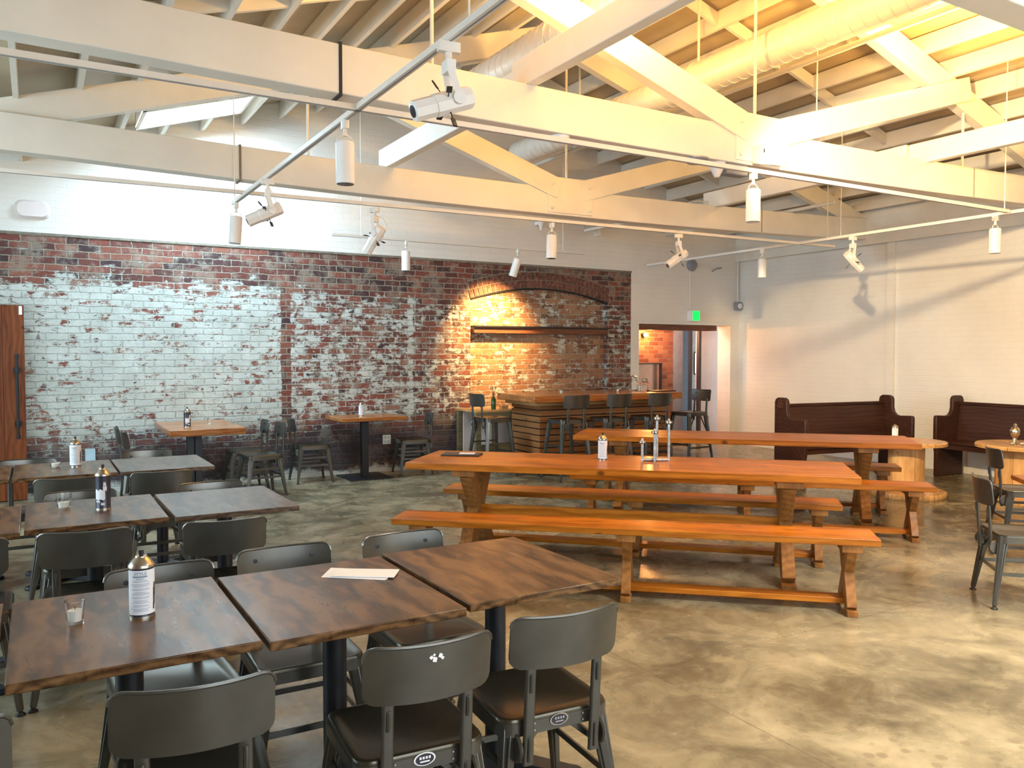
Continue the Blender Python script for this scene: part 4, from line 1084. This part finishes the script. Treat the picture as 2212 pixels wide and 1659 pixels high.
def profile(lab, loc, az, el, group='white framing projectors on the tracks'):
    """framing projector: hexagonal white barrel on a yoke with black shutter handles; points along local +Y"""
    t = thing('framing_light', lab, 'track light', loc, az, group)
    MB().rr([(-.012, .036, .10, .008), (-.055, .036, .10, .008)], 3).build('track_adapter', 'trackm', t)
    MB().tube([(0, 0, -.055), (0, 0, -.09)], .014, 10).build('swivel_stem', 'trackm', t)
    bx2 = MB(); bx2.bx(-.035, .035, -.022, .022, -.145, -.09); bx2.build('driver_box', 'fix', t, .004)
    for s_ in (-1, 1):
        y = MB(); y.bar((s_*.032, 0, -.14), (s_*.053, -.03, -.25), .008, .030, up=(0, 1, 0)); y.lathe([(.028, -.004), (.028, .006)], (s_*.054, -.03, -.255), 16, Rot('Y', 90)); y.build('yoke_arm', 'fix', t)
    E_ = Matrix.Translation((0, -.03, -.255)) @ Rot('X', -90 - el)
    b_ = MB(); b_.lathe([(.044, -.075), (.050, -.06), (.050, .10), (.046, .105), (.046, .20), (.040, .202)], (0, 0, 0), 8, E_); o = b_.build('projector_barrel', 'fix', t, smooth=25)
    l_ = MB(); l_.lathe([(.026, .202), (.026, .206)], (0, 0, 0), 18, E_); l_.build('projector_lens', 'lens', o)
    h = MB()
    for a in (20, 110, 200, 290):
        A_ = E_ @ Rot('Z', a)
        p0 = A_ @ Vector((.045, 0, .045)); p1 = A_ @ Vector((.078, 0, .050)); p2 = A_ @ Vector((.115, 0, .055))
        h.bar(p0, p1, .005, .004); h.bar(p1, p2, .024, .007)
        h.build('shutter_handle', 'black', o); h = MB()
    cb = MB(); cb.tube([(.02, 0, -.08), (.07, -.04, -.10), (.09, -.07, -.17), (.05, -.08, -.24)], .003, 6); cb.build('power_cord', 'trackm', t)
profile('large white framing projector nearest the camera on front track', (1.555, 3.20, TZ-.003), math.radians(84), 20)
profile('white framing projector farther along the front track', (1.555, 6.36, TZ-.003), math.radians(80), 26)
profile('white framing projector seen end on, between the trusses', (2.70, 7.11, TZ-.003), math.radians(28), 50)
profile('white framing projector between trusses above the passage door', (6.22, 6.96, TZ-.003), math.radians(78), 34)
profile('white framing projector on the right track', (8.06, 6.10, TZ-.003), math.radians(-100), 40)
# speaker, dome and small devices on the near truss
spk = thing('beam_speaker', 'white box speaker clamped on the near truss chord', 'speaker', (5.10, 4.70, 3.07), math.radians(-18))
m_ = MB(); m_.add([(-.09, -.10, -.02), (.09, -.10, -.02), (.07, .06, .02), (-.07, .06, .02), (-.09, -.12, .14), (.09, -.12, .14), (.07, .06, .16), (-.07, .06, .16)], [(3, 2, 1, 0), (4, 5, 6, 7), (0, 1, 5, 4), (1, 2, 6, 5), (2, 3, 7, 6), (3, 0, 4, 7)])
m_.build('speaker_body', 'fix', spk, .008); MB().bx(-.07, -.062, -.122, -.115, .07, .10).build('speaker_badge', 'black', spk); MB().bx(-.03, .03, .05, .10, .05, .10).build('speaker_clamp', 'trackm', spk)
dm = thing('grey_dome', 'grey round dome camera under the near truss', 'camera', (4.52, 4.86, 3.085))
MB().lathe([(.015, -.045), (.07, -.035), (.10, -.012), (.10, 0)], (0, 0, 0), 22).build('dome_shell', 'grey', dm)
sm = thing('smoke_detector', 'flat round detector under the near truss chord', 'detector', (3.24, 4.88, 3.09))
MB().lathe([(.05, -.03), (.07, -.02), (.075, 0)], (0, 0, 0), 20).build('detector_body', 'fix', sm)
s2 = thing('smoke_detector', 'white flat detector beside the nearest framing projector, under truss', 'detector', (2.30, 4.86, 3.10))
MB().lathe([(.02, -.045), (.035, -.03), (.05, -.02), (.08, -.012), (.08, 0)], (0, 0, 0), 20).build('detector_body', 'fix', s2)
cn = thing('beam_horn', 'pale cone and grey box hung beneath the near truss', 'device', (4.86, 4.88, 3.10))
MB().lathe([(.02, -.13), (.06, -.05), (.075, 0)], (-.1, 0, 0), 16).build('device_cone', 'fix', cn); MB().bx(-.03, .20, -.05, .05, -.10, -.0).build('device_box', 'grey', cn, .01)
fl_ = thing('flood_lamp', 'bright floodlight head behind the near truss, turned upward', 'lamp', (6.30, 5.22, 3.5))
MB().lathe([(.02, 0), (.05, .02), (.075, .09), (.07, .095)], (0, 0, 0), 18, Rot('Y', -25) @ Rot('X', 25)).build('lamp_head', 'fix', fl_)
MB().lathe([(.066, .092), (.06, .094)], (0, 0, 0), 18, Rot('Y', -25) @ Rot('X', 25)).build('lamp_face', 'glow', fl_)
MB().tube([(.05, 0, 0), (.05, 0, ROOF(6.35)-3.56)], .006, 6).build('lamp_rod', 'white', fl_)
f2 = thing('roof_sensor', 'small round sensor under the right roof boards', 'sensor', (6.95, 5.3, ROOF(6.95)-.17))
MB().lathe([(.03, -.03), (.06, -.02), (.065, .0), (.05, .17)], (0, 0, 0), 18).build('sensor_body', 'fix', f2)
cb = MB(); cb.tube([(6.95, 7.60, 3.40), (7.1, 7.57, 3.44), (7.25, 7.58, 3.41), (7.12, 7.6, 3.39), (6.98, 7.58, 3.42), (7.3, 7.62, 3.45)], .006, 6); tag(cb.build('loose_cable', 'trackm'), 'loose coil of cable lying on the farther truss', 'cable')
cb = MB(); cb.tube([(4.72, 4.83, 3.40), (4.80, 4.82, 3.43), (4.88, 4.85, 3.40), (4.95, 4.83, 3.41)], .006, 6); tag(cb.build('loose_cable', 'black'), 'black cable end lying at the near truss centre', 'cable')
